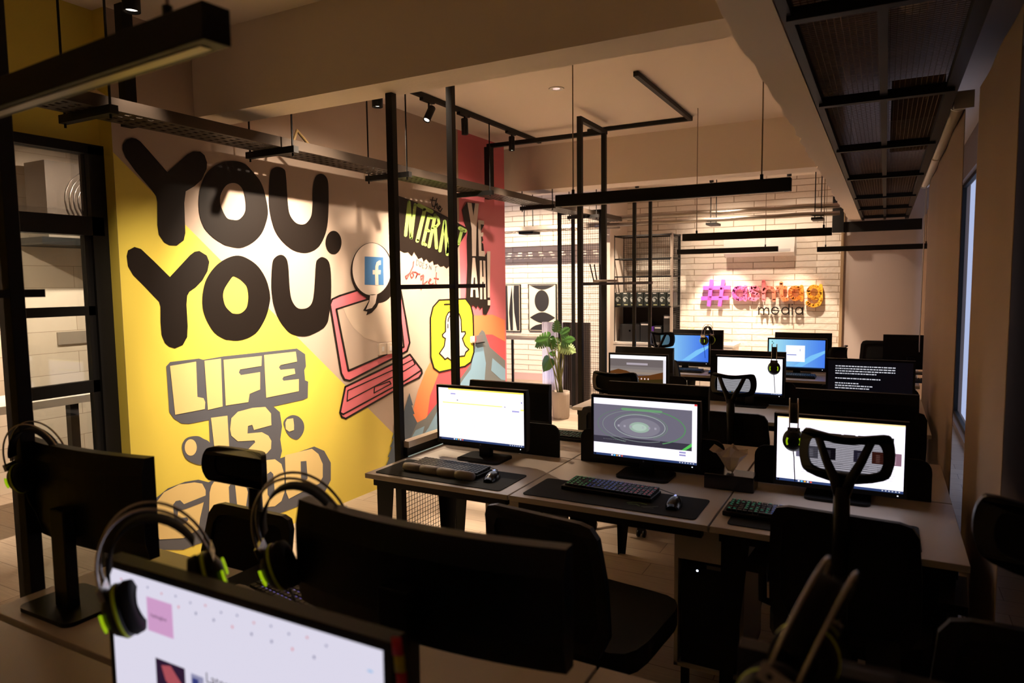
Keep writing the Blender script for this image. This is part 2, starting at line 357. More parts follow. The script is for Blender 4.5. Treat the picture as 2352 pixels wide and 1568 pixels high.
pl([(642.7, 585), (631, 591.5), (625.3, 604.7), (622.8, 649.5), (626, 691), (637.7, 729), (652.7, 752), (669, 767), (694, 772), (712.4, 769), (739, 755.6), (750.5, 742.4), (754.7, 725.8), (759.6, 682.7), (759.6, 633), (754.7, 601.4), (740.6, 590.3), (729, 595.6), (724.8, 608), (721.5, 662.8), (717.3, 691), (709, 704), (695.8, 709), (680.9, 705.9), (669, 687.6), (664.3, 657.8), (661, 608), (654, 589.8)], 'black', 3, True)
# LIFE IS GOOD
pl([(381, 841), (390, 831), (456, 823), (466, 826), (512, 818), (681, 800), (700, 813), (702, 841), (698, 850), (700, 873), (707, 876), (706, 913), (695, 918), (627, 933), (642, 946), (647, 979), (643, 1009), (647, 1035), (643, 1052), (721, 1025), (744, 1035), (759, 1062), (759, 1102), (744, 1132), (690, 1160), (638, 1180), (600, 1200), (450, 1250), (420, 1262), (365, 1262), (345, 1236), (336, 1192), (340, 1166), (355, 1145), (385, 1121), (424, 1106), (455, 1101), (478, 1107), (491, 1100), (481, 1060), (481, 1012), (479, 964), (433, 973), (416, 972), (399, 961), (388, 946)], 'slate', 3)
pl([(417, 1029), (421, 1012), (433, 1003), (453, 1001), (466, 1007), (481, 1017), (486, 1050), (466, 1066), (446, 1064), (426, 1052)], 'slate', 4, True)
pl([(650.6, 974), (655, 961), (670, 953), (686, 957), (697, 972), (696, 992), (681, 1009), (661.5, 999)], 'slate', 3, True)
CR = [[(654, 970), (658, 962), (672, 960), (674, 975), (674, 987), (663, 991), (655, 985)],
 [(389, 840), (449, 830), (452, 911), (466, 914), (470, 923), (469, 939), (401, 952)], [(468, 828), (506, 823), (510, 933), (476, 941)],
 [(512, 826), (600, 817), (599, 840), (550, 848), (547, 855), (552, 861), (596, 854), (596, 894), (572, 904), (569, 923), (517, 931)],
 [(605, 815), (678, 807), (681, 830), (643, 838), (639, 843), (643, 849), (675, 846), (677, 858), (650, 865), (647, 870), (650, 874), (685, 870), (685, 898), (610, 913)],
 [(483, 959), (521, 954), (527, 1060), (495, 1062)],
 [(579, 936), (608, 934), (621, 949), (622, 976), (582, 987), (578, 975), (568, 978), (567, 995), (600, 992), (615, 1000), (622, 1012), (621, 1030), (612, 1040), (590, 1052), (545, 1060), (538, 1050), (570, 1030), (585, 1015), (583, 1011), (545, 1013), (530, 1000), (527, 985), (530, 960), (545, 945)],
 ell(436.6, 1027, 14, 19, 20),
 [(445, 1107), (463, 1110), (471, 1125), (471, 1137), (466, 1155), (458, 1190), (455, 1215), (420, 1235), (365, 1238), (350, 1215), (345, 1185), (352, 1160), (375, 1130), (410, 1112)],
 [(492, 1103), (484, 1115), (480, 1130), (478, 1200), (500, 1210), (560, 1190), (568, 1130), (560, 1104), (530, 1090)],
 [(611, 1056), (630, 1054), (645, 1065), (652, 1090), (652, 1130), (645, 1150), (630, 1162), (600, 1165), (580, 1160), (576, 1100), (590, 1065)],
 [(653, 1045), (715, 1030), (730, 1042), (740, 1065), (740, 1095), (732, 1110), (700, 1125), (662, 1145), (656, 1130)]]
for c in CR: pl(c, 'cream', 5)
for c in ([(396, 1158), (402, 1150), (412, 1148), (421, 1157), (471, 1137), (467, 1152), (425, 1168), (407, 1173), (406, 1190), (428, 1187), (431, 1193), (425, 1200), (405, 1208), (398, 1190)],
          [(524, 1118), (530, 1107), (538, 1110), (543, 1160), (526, 1160)], [(612, 1088), (620, 1082), (626, 1088), (630, 1135), (620, 1146), (613, 1135)], [(689, 1059), (702, 1058), (705, 1098), (696, 1108), (690, 1100)]): pl(c, 'slate', 6)
# laptop and speech bubble
def outl(pts, col, k, w_=4.2): pl(pts, col, k); st(pts, w_, 'ink', k+1, closed=True)
outl([(757, 699), (762, 687), (779, 679), (905, 640), (918, 660), (931, 731), (940, 787), (934, 806), (802, 874), (790, 871), (783, 857)], 'pink', 3)
outl([(771, 710), (905, 668), (912, 672), (926, 796), (799, 851)], 'grey', 5)
pl([(787, 707), (905, 670), (912, 676), (922, 775), (895, 784), (868, 786), (835, 775), (810, 752), (795, 728)], 'pale', 6)
outl([(792, 888), (908, 832), (940.5, 813.7), (967, 849), (968, 857), (961.6, 867), (933.5, 881), (793, 961), (784, 957), (780, 947)], 'pink', 3)
st([(782, 948), (787, 951), (933, 872), (966, 850)], 3.4, 'ink', 5)
st([(797.5, 896.6), (900, 850), (947.6, 825), (952, 836), (930, 850), (796, 920.5)], 2.4, 'ink', 5, closed=True)
st([(859, 888), (894, 875.5), (897, 881), (858, 902)], 2.4, 'ink', 5, closed=True)
pl(ell(852, 621, 48, 64), 'ink', 8); pl(ell(866, 660, 36, 36), 'ink', 7)
pl([(849, 684), (832, 713), (842, 715), (839, 724), (852, 718), (863.5, 705), (870, 690)], 'ink', 8)
pl(ell(851.5, 618, 44.5, 60), 'white', 9); pl([(848, 676), (846, 692), (838, 711), (852, 707), (860, 696), (864, 676)], 'white', 9)
pl([(835, 589), (877.5, 590.6), (879, 654.6), (835, 653.7)], 'blue', 10)
pl([(859, 655), (858.5, 630), (853, 630), (853, 620), (859, 620), (859, 612), (862, 602), (868, 598), (872, 598), (872, 608), (867, 609), (866, 613), (866, 620), (872, 620), (871, 630), (866, 630), (866.5, 655)], 'white', 11)
# pink end of the wall, sunset bands, mountains, trees
def pyz(y, z, k=1): return (MX+0.0012*k, y, z)
yp = atX(1056, 600, MX).y
mw.add([pyz(yp, 0), pyz(Y1, 0), pyz(Y1, ZC), pyz(yp, ZC)], [(0, 1, 2, 3)], P['pink'])
pl([(1056, 724), (1100, 724), (1130, 722), (1159.6, 735), (1161, 1030), (1056, 1060)], 'orange', 2)
pl([(1056, 780), (1105, 768), (1130, 768), (1160, 784), (1161, 1030), (1056, 1060)], 'red', 3)
pl([(1056, 838), (1009, 850), (1000, 868), (987, 909), (977, 960), (977, 1090), (1056, 1060)], 'red', 2)
pl([(987, 832), (976, 853), (959, 898), (949, 937.5), (947, 972), (978, 975), (987, 909), (1004, 864.5), (1011, 848)], 'orange', 3)
# right-hand limit runs to the wall's end; bottoms run to the floor line
fl = lambda x: 1155-0.3795*(x-788)
pl([(1106, 757), (1112, 762), (1124.5, 797), (1159.8, 828), (1160.5, fl(1160)), (936, fl(936)), (936, 985), (956, 971), (977, 960), (1006.6, 920.7), (1060, 864.5), (1080, 836), (1088, 791.6), (1100, 765)], 'mgrey', 4)
pl([(1105, 778), (1093.6, 789), (1086, 814), (1080, 848), (1065.6, 867), (1050, 890), (1045, 950), (1110, 950), (1112, 873), (1115, 834), (1109, 797)], 'sky', 5)
pl([(1130, 822), (1160, 848), (1160, 873), (1150, 871.5), (1127, 850.5)], 'sky', 5)
pl([(936.5, 1018), (953, 988), (974, 978), (967, 1005), (983, 982), (1006.6, 937.5), (1040, 950), (1120, 960), (1150, fl(1150)), (936, fl(936))], 'sky', 5)
pl([(907, 954), (903, 985), (906, 985), (899, 1006), (903, 1006), (894, 1026), (899, 1026), (889, 1049), (894, 1049), (884, 1071), (889, 1071), (879, 1119), (938, 1096), (938, 1060), (930, 1010)], 'tree', 6)
pl([(939, 902), (947, 930), (944, 931), (951, 950), (947, 951), (957, 970), (950, 985), (936, 1016), (936, fl(936)), (920, fl(920)), (922, 960)], 'tree', 6)
outl([(987, 730), (993, 705), (1007, 689), (1068, 686), (1080, 702), (1085, 724), (1087, 808), (1080, 831), (1066, 841), (1007, 854), (995, 845), (988, 820)], 'lemon', 6, 3.4)
st([(1019, 699), (1045, 698)], 3.5, 'ink', 8)
outl([(1037, 714), (1028, 717), (1023, 726), (1021, 738), (1021, 761), (1014, 768), (1015, 773), (1021, 777), (1018, 795), (1007, 811), (1016, 820), (1020, 825), (1026, 821), (1040, 832), (1053, 818), (1065, 817), (1068, 808), (1075, 802), (1066, 793), (1060, 777), (1067, 766), (1066, 761), (1058, 762), (1057, 733), (1053, 721), (1046, 714)], 'white', 8, 2.6)
st([(1031, 725), (1027, 733), (1027, 738)], 2, 'ink', 10); st([(1026.5, 744), (1026.5, 753)], 2, 'ink', 10)
# lettering at the far end
pl([(903, 446), (936, 457), (956, 465), (992, 480), (1030, 500), (1069, 522), (1070, 535), (1057, 556), (1035, 600), (1031, 610), (1025, 616), (1018, 610), (1010, 612), (1004, 605), (995, 608), (993, 598), (985, 603), (978, 594), (972, 600), (968, 590), (960, 594), (950, 578), (945, 588), (936, 578), (928, 580), (903, 566)], 'ink', 5)
for s_, w_ in (([(910, 455), (903, 530)], 7), ([(930, 540), (938, 464)], 7.5), ([(938, 464), (943, 546)], 7.5), ([(943, 546), (952, 470)], 7), ([(960, 471), (990, 486)], 9), ([(974, 482), (957, 553)], 8.5),
               ([(984, 496), (970, 560)], 7.5), ([(984, 496), (990, 500)], 7), ([(977, 527), (983, 530)], 7), ([(970, 558), (976, 562)], 7),
               ([(998, 494), (984, 566)], 7.5), ([(998, 495), (1005, 501), (1007, 513), (1000, 521), (992, 523)], 6), ([(998, 520), (1001, 569)], 7.5),
               ([(1020, 508), (1009, 576)], 7), ([(1020, 508), (1026, 584)], 7.5), ([(1026, 584), (1036, 514)], 7), ([(1045, 520), (1040, 588)], 7), ([(1055, 524), (1067, 530)], 9), ([(1059, 530), (1052, 560)], 7)):
    st(s_, w_, 'green', 6)
for s_ in ([(993, 453), (990, 465), (992, 474), (997, 474)], [(987, 459), (1000, 461)], [(1002, 456), (999, 468), (996, 479)], [(998, 473), (1003, 467), (1002, 477), (1006, 481)], [(1006, 480), (1011, 476), (1009, 473), (1006, 476), (1006, 483), (1010, 486), (1014, 479)]): st(s_, 2.4, 'ink', 6)
for s_ in ([(948, 603), (949, 600), (947, 612), (939, 628), (933, 640), (930, 634), (941, 626)], [(946, 624), (941, 631), (944, 638), (949, 632), (946, 624), (953, 624)], [(953, 624), (957, 627), (954, 637), (958, 628), (963, 629)], [(971, 631), (965, 634), (966, 642), (972, 633), (970, 650), (966, 664), (964, 658), (980, 645)], [(983, 647), (989, 642), (986, 640), (983, 648), (988, 654), (994, 650)], [(1001, 626), (999, 650), (1004, 656)], [(996, 638), (1006, 640)]): st(s_, 2.3, 'red2', 6)
for s_ in ([(956, 595), (955, 609), (959, 608), (960, 598), (956, 595)], [(963, 600), (962, 610), (966, 611), (967, 602), (963, 600)], [(974, 603), (970, 603), (969, 615), (973, 615)], [(969, 609), (972, 609)], [(981, 606), (977, 606), (980, 612), (976, 617)], [(984, 618), (985, 608), (989, 619), (990, 609)], [(997, 611), (1003, 612)], [(1000, 612), (999, 622)]): st(s_, 1.0, 'slate', 6)
pl([(1070, 464), (1059, 482), (1065, 513), (1072, 530), (1070, 549), (1071, 608), (1068, 684), (1078, 703), (1086, 700), (1092, 708), (1095, 701), (1101, 709), (1106, 703), (1107, 720), (1115, 722), (1124, 703), (1124, 690), (1118, 600), (1117, 578), (1111, 588), (1108, 560), (1104, 556), (1108, 552), (1103, 530), (1110, 517), (1103, 508), (1095, 510), (1090, 540), (1088, 500), (1092, 467)], 'ink', 9)
for c in ([(1071, 465), (1081, 466.5), (1085, 496), (1089, 466.5), (1097.6, 467.5), (1092, 525), (1091, 588), (1082, 588), (1081, 525)],
          [(1095.6, 505), (1109.5, 507), (1109.5, 516), (1101.6, 515), (1102.6, 535), (1108, 533), (1107.5, 543), (1102.6, 543), (1103.6, 576), (1111.5, 577), (1111.5, 589), (1097.6, 588)],
          [(1083, 592), (1089, 592), (1097.6, 683), (1090.7, 683), (1089.7, 665), (1084, 665), (1084, 682), (1078, 682)],
          [(1099.6, 598), (1104.5, 598), (1105.5, 635.5), (1108.5, 635.5), (1107.5, 598), (1112.5, 599), (1114.4, 687), (1109.5, 687), (1108.5, 647), (1105.5, 647), (1105.5, 687), (1100.6, 687)],
          [(1116.4, 577), (1124, 577), (1123, 683), (1118, 683)], [(1118, 689), (1124, 689), (1124, 701), (1118, 701)]): pl(c, 'white', 10)
pl([(1085.8, 637), (1088.7, 637), (1089, 661), (1084, 661)], 'ink', 11)
struct(mw, 'wall_left')

# ------------------------------------------------------------------ door side (plane X=-3.8) and the room behind it
DX = -3.80
yw = MB().box((DX-0.1, -1.2, 2.47), (DX, 2.321, ZC), P['yellow']).box((DX-0.1, -1.2, 0), (DX, 1.62, 2.47), P['yellow'])
struct(yw, 'wall_door_side')
fr = MB()
for y0, y1 in ((1.80, 1.87), (2.235, 2.321)): fr.box((DX-0.06, y0, 0), (DX+0.03, y1, 2.46), black)
fr.box((DX-0.06, 1.62, 2.42), (DX+0.03, 2.321, 2.47), black); fr.box((DX-0.06, 1.80, 1.985), (DX+0.03, 2.3, 2.085), black)
dr = struct(fr, 'door_1')
lf = MB()
for z0, z1 in ((1.555, 1.605), (1.135, 1.20), (0, 0.12)): lf.box((DX-0.03, 1.87, z0), (DX+0.01, 2.235, z1), black)
lf.box((DX-0.03, 2.20, 0), (DX+0.01, 2.235, 1.985), black)
lf.build('door_leaf', dr)
MB().box((DX-0.012, 1.87, 0.12), (DX-0.006, 2.2, 1.985), tglass).build('pane', dr)
MB().box((DX-0.012, 1.87, 2.085), (DX-0.006, 2.235, 2.42), thin_glass('dusty_glass', (190, 190, 190), 0.08)).build('pane', dr)
plank = mat('white_washed_planks', (226, 210, 190), 0.7)
nt = plank.node_tree; bb = nt.nodes['Principled BSDF']; tc = nt.nodes.new('ShaderNodeTexCoord'); mp = nt.nodes.new('ShaderNodeMapping'); mp.inputs['Rotation'].default_value = (0, R(90), R(90))
br = nt.nodes.new('ShaderNodeTexBrick'); br.inputs['Scale'].default_value = 1; br.inputs['Brick Width'].default_value = 0.9; br.inputs['Row Height'].default_value = 0.19; br.inputs['Mortar Size'].default_value = 0.002
br.inputs['Color1'].default_value = (*lin((234, 220, 202)), 1); br.inputs['Color2'].default_value = (*lin((206, 190, 170)), 1); br.inputs['Mortar'].default_value = (*lin((150, 132, 112)), 1)
sx = nt.nodes.new('ShaderNodeSeparateXYZ'); cx = nt.nodes.new('ShaderNodeCombineXYZ')
nt.links.new(tc.outputs['Object'], sx.inputs[0]); nt.links.new(sx.outputs['Y'], cx.inputs[0]); nt.links.new(sx.outputs['Z'], cx.inputs[1]); nt.links.new(cx.outputs[0], br.inputs['Vector']); nt.links.new(br.outputs['Color'], bb.inputs['Base Color'])
struct(MB().box((-6.5, -1.2, 0), (-6.4, 6.6, 2.98), plank), 'wall_meeting_side')
struct(MB().box((-6.4, 6.5, 0), (MX-0.111, 6.689, ZC), plaster), 'wall_meeting_end')
struct(MB().box((-6.4, -1.2, 2.98), (DX-0.1, 6.5, 3.06), ceilm), 'ceiling_meeting')
# bar counter in the meeting room
ct = thingw('bar_counter', 'long white topped bar counter on black legs behind the glass door', 'counter', (-5.4, 3.0, 0))
MB().box((-5.75, 1.2, 0.86), (-5.2, 6.2, 0.915), whitep).build('counter_top', ct)
for i in range(16):
    y = 1.3+i*0.31; MB().box((-5.28, y, 0), (-5.22, y+0.06, 0.86), black).build('leg', ct)
tag(MB().box((-6.39, 3.72, 0.0), (-6.36, 3.80, 1.88), black).build('door_post'), 'slim black upright on the planked wall seen through the glass door', 'post')
dl = thingw('wall_board', 'plain grey board on planked wall seen through the glass door', 'board', (-6.4, 3.55, 1.21))
MB().box((-6.4, 3.42, 1.21), (-6.38, 3.71, 1.32), mat('grey_board', (150, 138, 125), 0.6)).build('panel', dl)
acx = thing('air_conditioner_condenser', 'grey fan unit behind the top glass of the black door', 'air conditioner', (-6.0, 3.62, 2.12))
MB().box((-0.3, -0.42, 0), (0.0, 0.42, 0.62), mat('fan_unit_grey', (110, 100, 90), 0.5)).build('casing', acx)
g = MB()
for k in range(8):
    g.tube([(0.012, 0.0+0.035*(k+1)*math.cos(a*math.pi/12), 0.31+0.035*(k+1)*math.sin(a*math.pi/12)) for a in range(24)], 0.004, chrome, 6, closed=True)
g.build('fan_grille', acx)
MB().box((-0.4, -0.5, -0.06), (0.05, 0.5, 0), black).build('mounting_shelf', acx)
# ================================================================== CEILING FITTINGS
def wire_mesh(mb, o, u, v, lu, lv, pitch, r, m):
    """square wire grid spanned by unit vectors u, v from corner o"""
    o, u, v = Vector(o), Vector(u), Vector(v); n = u.cross(v)
    for i in range(int(lu/pitch)+1): p = o+u*i*pitch; mb.bar(p, p+v*lv, r, r, m, up=n)
    for i in range(int(lv/pitch)+1): p = o+v*i*pitch+n*r; mb.bar(p, p+u*lu, r, r, m, up=n)
# cable tray along the painted wall
TX0, TX1, TZ = -3.52, -3.28, 2.55
tr = thingw('cable_tray', 'long dark perforated cable tray hung along the top of the painted wall', 'cable tray', (-3.4, 1.83, TZ))
t = MB()
y = 1.83
while y < 9.3:      # bottom with real slots: cross strips + edge strips
    t.box((TX0, y, TZ), (TX1, y+0.034, TZ+0.003), traym); y += 0.06
for k in range(5): x = TX0+k*(TX1-TX0-0.03)/4; t.box((x, 1.83, TZ+0.0005), (x+0.03, 9.36, TZ+0.0035), traym)
t.build('tray_bottom', tr)
MB().box((TX0-0.003, 1.83, TZ), (TX0, 9.36, TZ+0.06), traym).box((TX1, 1.83, TZ), (TX1+0.003, 9.36, TZ+0.06), traym).build('tray_side', tr)
for y in (2.02, 3.15, 4.3, 5.55, 6.9, 8.2):
    MB().box((TX0-0.08, y-0.02, TZ-0.04), (TX1+0.1, y+0.02, TZ), black).build('strut', tr)
    for x in (TX0-0.06, TX1+0.07): MB().cyl((x, y, TZ-0.06), (x, y, ZC if y < 6.9 or y > 7.2 else 2.72), 0.006, black, 8).build('threaded_rod', tr)
pc = MB()
random.seed(3)
for k in range(5):
    x = TX0+0.05+0.035*k
    pc.tube([(x+0.012*math.sin(i*1.3+k), 2.1+i*0.3, TZ+0.015+0.008*math.sin(i*0.9+k*2)) for i in range(24)], 0.009, bplas, 6)
tag(pc.build('cable_bundle'), 'black cables lying in the tray above the painted wall', 'cable')
cb_ = mat('conduit_beige', (170, 140, 90), 0.5)
tag(MB().tube([(-3.4, 1.95, 2.56), (-3.42, 2.08, 2.66), (-3.40, 2.2, 2.60), (-3.44, 2.4, 2.58)], 0.012, cb_, 8).build('flexible_conduit'), 'beige flexible conduit looping out of the tray end beside the yellow corner', 'conduit')
tag(MB().tube([(-3.44, 3.35, 2.56), (-3.44, 3.42, 2.72), (-3.45, 3.6, 2.6), (-3.45, 4.1, 2.575)], 0.011, cb_, 8).build('flexible_conduit'), 'beige flexible conduit looping out of the tray just behind the first beam', 'conduit')
tag(MB().box((-3.62, 2.33, 2.56), (-3.56, 2.39, ZC), black).build('hanger_bar'), 'square black upright dropping from ceiling to tray beside the yellow wall corner', 'bar')
tag(MB().box((-3.62, 6.15, 2.56), (-3.55, 6.22, 3.08), black).build('hanger_bar'), 'square black upright dropping to tray in front of the pink wall end', 'bar')
# lighting track: one run along the room, one L-shaped run
def track(label, segs):
    mb = MB()
    for p, q in segs: mb.bar(p, q, 0.036, 0.034, black)
    return tag(mb.build('lighting_track'), label, 'lighting track')
ZT = ZC-0.02
track('straight black ceiling track carrying three spotlights near the pink wall end', [((-3.22, 4.1, ZT), (-3.22, 6.62, ZT))])
track('L-shaped black ceiling track over the middle desks', [((-1.60, 4.85, ZT), (-1.60, 6.42, ZT)), ((-1.585, 6.42, ZT), (-2.6, 6.42, ZT))])
track('black ceiling track hidden above the first beam', [((-2.42, 3.2, ZT), (-2.42, 4.3, ZT))])
track('black ceiling track before the first beam by the yellow wall', [((-2.60, 1.0, ZT), (-2.60, 2.45, ZT))])
glow = emis((255, 244, 226), 6.0)
def track_light(loc, tgt, label, on=True, group='track spotlights'):
    """loc = lamp centre"""
    r = thing('track_spotlight', label, 'spotlight', loc, 0, group)
    top = ZC-0.037-loc[2]; d = (Vector(tgt)-Vector(loc)).normalized()
    M = d.to_track_quat('Z', 'Y').to_matrix().to_4x4()
    MB().box((-0.017, -0.10, top-0.022), (0.017, 0.06, top), black).build('adaptor', r)
    MB().cyl((0, 0, 0), (0, 0, top-0.02), 0.008, black, 10).build('bracket', r)
    MB().lathe([(0.0, -0.075), (0.026, -0.075), (0.029, -0.07), (0.029, 0.06), (0.025, 0.06), (0.022, 0.048), (0.0, 0.048)], black, M).build('lamp_head', r)
    MB().lathe([(0.0, 0.052), (0.021, 0.052)], glow if on else bgloss, M, 20).build('bulb', r)
    return r
track_light((-3.22, 4.62, 3.04), (-3.35, 3.6, 1.4), 'lit black track spotlight, nearest of three beside the pink wall')
track_light((-3.22, 5.15, 3.04), (-3.22, 5.25, 0), 'unlit black track spotlight, middle of three beside the pink wall', False)
track_light((-3.22, 6.0, 3.04), (-3.22, 6.0, 0), 'black track spotlight pointing straight down, farthest of three by the pink wall')
for (l, tg, p, s), lb in zip(SPOTS_MURAL, ('track spotlight above the first beam aimed at the black letters', 'track spotlight above the first beam aimed at the green and red lettering', 'track spotlight before the first beam aimed at the yellow paint')):
    d = (Vector(tg)-Vector(l)).normalized(); track_light(tuple(Vector(l)-d*0.10), tg, lb)
for i, (l, tg, p, s) in enumerate(SPOTS_BRICK):
    d = (Vector(tg)-Vector(l)).normalized(); track_light(tuple(Vector(l)-d*0.10), tg, ('spotlight over the sign, above its left half', 'spotlight over the sign, above its right end', 'spotlight above the storage rack', 'spotlight above the round-shape art print', 'spotlight above the striped art print')[i], True, 'spotlights washing the brick wall')
track('black ceiling track in front of the brick wall', [((-3.9, 9.84, ZT), (-0.55, 9.84, ZT))])
track('black ceiling track hidden behind the second beam, left of the pillar', [((-6.2, 8.0, ZT), (-4.2, 8.0, ZT))])
# surface mounted cylinders and recessed lights
def downlight(x, y, label, l=0.17, on=True):
    r = thing('cylinder_downlight', label, 'downlight', (x, y, ZC), 0)
    MB().lathe([(0.0, 0.0), (0.04, 0.0), (0.04, -l), (0.034, -l), (0.034, -l+0.02), (0, -l+0.02)], black).build('lamp_housing', r)
    MB().lathe([(0.0, -l+0.015), (0.033, -l+0.015)], glow if on else bgloss, None, 20).build('bulb', r); return r
downlight(-3.22, 2.16, 'lit black cylinder downlight above the yellow wall, near the big hanging lamp')
downlight(-3.37, 4.17, 'small lit cylinder downlight peeping below the first beam')
r = thing('cylinder_downlight', 'small cylinder downlight seen through the top glass of the door', 'downlight', (-5.05, 2.8, 2.98))
MB().lathe([(0.0, 0.0), (0.05, 0.0), (0.05, -0.12), (0.0, -0.12)], black).build('lamp_housing', r); MB().lathe([(0, -0.122), (0.044, -0.122)], glow).build('bulb', r)
downlight(-3.22, 0.75, 'added cylinder downlight out of view over the near end of the aisle')  # unseen housing for the added near lamp
def recessed(px, py, label):
    p = atZ(px, py, ZC); r = thing('recessed_downlight', label, 'downlight', (p.x, p.y, ZC-0.002))
    MB().lathe([(0.028, -0.001), (0.055, -0.004), (0.06, 0.0)], whitep).build('trim_ring', r); MB().lathe([(0.0, -0.001), (0.028, -0.001)], emis((235, 200, 190), 1.2)).build('lens', r)
recessed(1278, 203, 'round white recessed light in the ceiling between the beams')
# linear pendants, switched off
diff = mat('opal_diffuser', (190, 175, 150), 0.35)
def pendant(xa, xb, y, zb, label, cab, h=0.062, wd=0.05, ya=None, top=None):
    ya = y if ya is None else ya
    r = thingw('linear_pendant_light', label, 'pendant light', ((xa+xb)/2, (y+ya)/2, zb), 'unlit black linear pendants')
    d = Vector((xb-xa, y-ya, 0)).normalized(); a, b = Vector((xa, ya, zb+h/2)), Vector((xb, y, zb+h/2))
    MB().bar(a, b, wd, h, black).build('lamp_body', r, bevel=0.002)
    MB().bar(a+d*0.03-Vector((0, 0, h/2-0.001)), b-d*0.03-Vector((0, 0, h/2-0.001)), wd*0.4, 0.006, diff).build('diffuser', r)
    for t_ in cab:
        p = a.lerp(b, t_); MB().tube([(p.x, p.y, zb+h), (p.x, p.y, top or ZC)], 0.0035, mat('suspension_wire', (150, 130, 110), 0.5), 6).cyl((p.x, p.y, zb+h), (p.x, p.y, zb+h+0.025), 0.008, black, 10).build('suspension_wire', r)
    return r
pendant(-2.15, -0.90, 0.74, 2.068, 'unlit black linear pendant closest to the camera at upper left, end cap showing', (0.25, 0.9), 0.056, 0.048, 0.83)
pendant(-1.6, -0.4, 3.5, 2.115, 'unlit black linear pendant above the nearest row of lit screens', (0.08, 0.89))
pendant(-1.59, -0.39, 6.15, 2.055, 'unlit black linear pendant in front of the white air conditioner', (0.1, 0.95))
pendant(-2.33, -1.13, 8.75, 2.04, 'unlit black linear pendant just left of the air conditioner front', (0.88,))
pendant(-0.76, 0.44, 9.43, 2.045, 'unlit black linear pendant against the plain far wall, rightmost', (0.08, 0.97))
# wire-mesh service tray along the right hand side
mt = thingw('mesh_ceiling_panel', 'long black wire mesh ceiling raft between the plaster beam and the blinds', 'mesh panel', (0.0, 5, 2.5))
m_ = MB()
for x in (-0.29, -0.03, 0.22): m_.box((x-0.015, -0.5, 2.5), (x+0.015, 11.6-0.9, 2.54), black)
m_.box((0.235, -0.5, 2.5), (0.25, 10.7, 2.66), black)
m_.build('rail', mt)
for y in (2.34, 3.53, 4.82, 6.2, 7.72, 8.95, 10.2): MB().box((-0.29, y-0.02, 2.485), (0.235, y+0.02, 2.525), black).build('cross_bar', mt)
wm_ = MB(); wire_mesh(wm_, (-0.29, 0.8, 2.53), (1, 0, 0), (0, 1, 0), 0.51, 9.8, 0.02, 0.0022, mat('mesh_wire', (120, 100, 84), 0.8, 0.0, 0.2)); wm_.build('wire_mesh', mt)
# plate closing the raft and the big bolted bracket at its far end
bk = MB().box((-0.66, 10.5, 2.34), (0.4, 10.56, 2.48), black).box((-0.66, 10.44, 2.34), (-0.52, 10.5, 2.86), black)
tag(bk.build('steel_bracket'), 'dark bolted steel end plate where the mesh raft meets the far wall', 'bracket')
pp = thingw('drain_pipe', 'thick pale pipe bending above the wire mesh raft', 'pipe', (0.1, 2.6, 2.75))
MB().tube([(0.06, 0.5, 2.68), (0.06, 2.3, 2.68), (0.06, 2.75, 2.68), (0.07, 2.9, 2.68)], 0.055, plaster, 18).build('pipe_run', pp)
MB().tube([(0.08, 2.66, 2.68), (0.25, 2.56, 2.72), (0.5, 2.38, 2.78)], 0.03, plaster, 14).build('branch_pipe', pp)
dk = MB().box((0.0, 4.9, 2.66), (0.28, 6.1, 2.9), mat('duct_board', (90, 72, 60), 0.7)); tag(dk.build('duct_box'), 'brown boxed duct resting above the wire mesh raft', 'duct')
# pipes and conduits hanging in front of the brick wall
for i, (z, y, rr) in enumerate(((2.60, 9.35, 0.03), (2.49, 9.15, 0.026))):
    pth = [(-3.6+0.1*k, y, z+0.004*math.sin(k)) for k in range(32)]
    tag(MB().tube(pth, rr, steel, 12).build('spiral_duct'), ('upper','lower')[i]+' shiny metal pipe of the pair hanging before the sign wall', 'pipe')
hg = MB()
for x in (-2.03, -0.78):
    for dx in (0, 0.07): hg.cyl((x+dx, 9.25, 2.42), (x+dx, 9.25, ZC), 0.006, black, 8)
    hg.box((x-0.03, 9.1, 2.42), (x+0.1, 9.4, 2.45), black)
tag(hg.build('pipe_hanger'), 'rods and struts carrying the metal pipes before the sign wall', 'hanger')
# perforated tray in front of the left brick part (throws the dotted shadow)
pt = MB(); x = -6.3
while x < -3.5:
    pt.box((x, 9.45, 2.5), (x+0.08, 9.9, 2.504), steel)
    x += 0.13
for k in range(5): y = 9.45+k*0.1; pt.box((-6.3, y, 2.5005), (-3.5, y+0.05, 2.5045), steel)
pt.box((-6.3, 9.45, 2.5), (-3.5, 9.453, 2.56), steel).box((-6.3, 9.9, 2.5), (-3.5, 9.903, 2.56), steel)
ptr = thingw('perforated_cable_tray', 'bright perforated cable tray hanging before the art prints', 'cable tray', (-5, 9.7, 2.5))
pt.build('tray_bottom', ptr)
for x in (-5.0, -4.85): MB().cyl((x, 9.7, 2.48), (x, 9.7, ZC), 0.008, black, 8).build('threaded_rod', ptr)
MB().box((-5.05, 9.6, 2.46), (-4.8, 9.85, 2.50), black).build('strut', ptr)
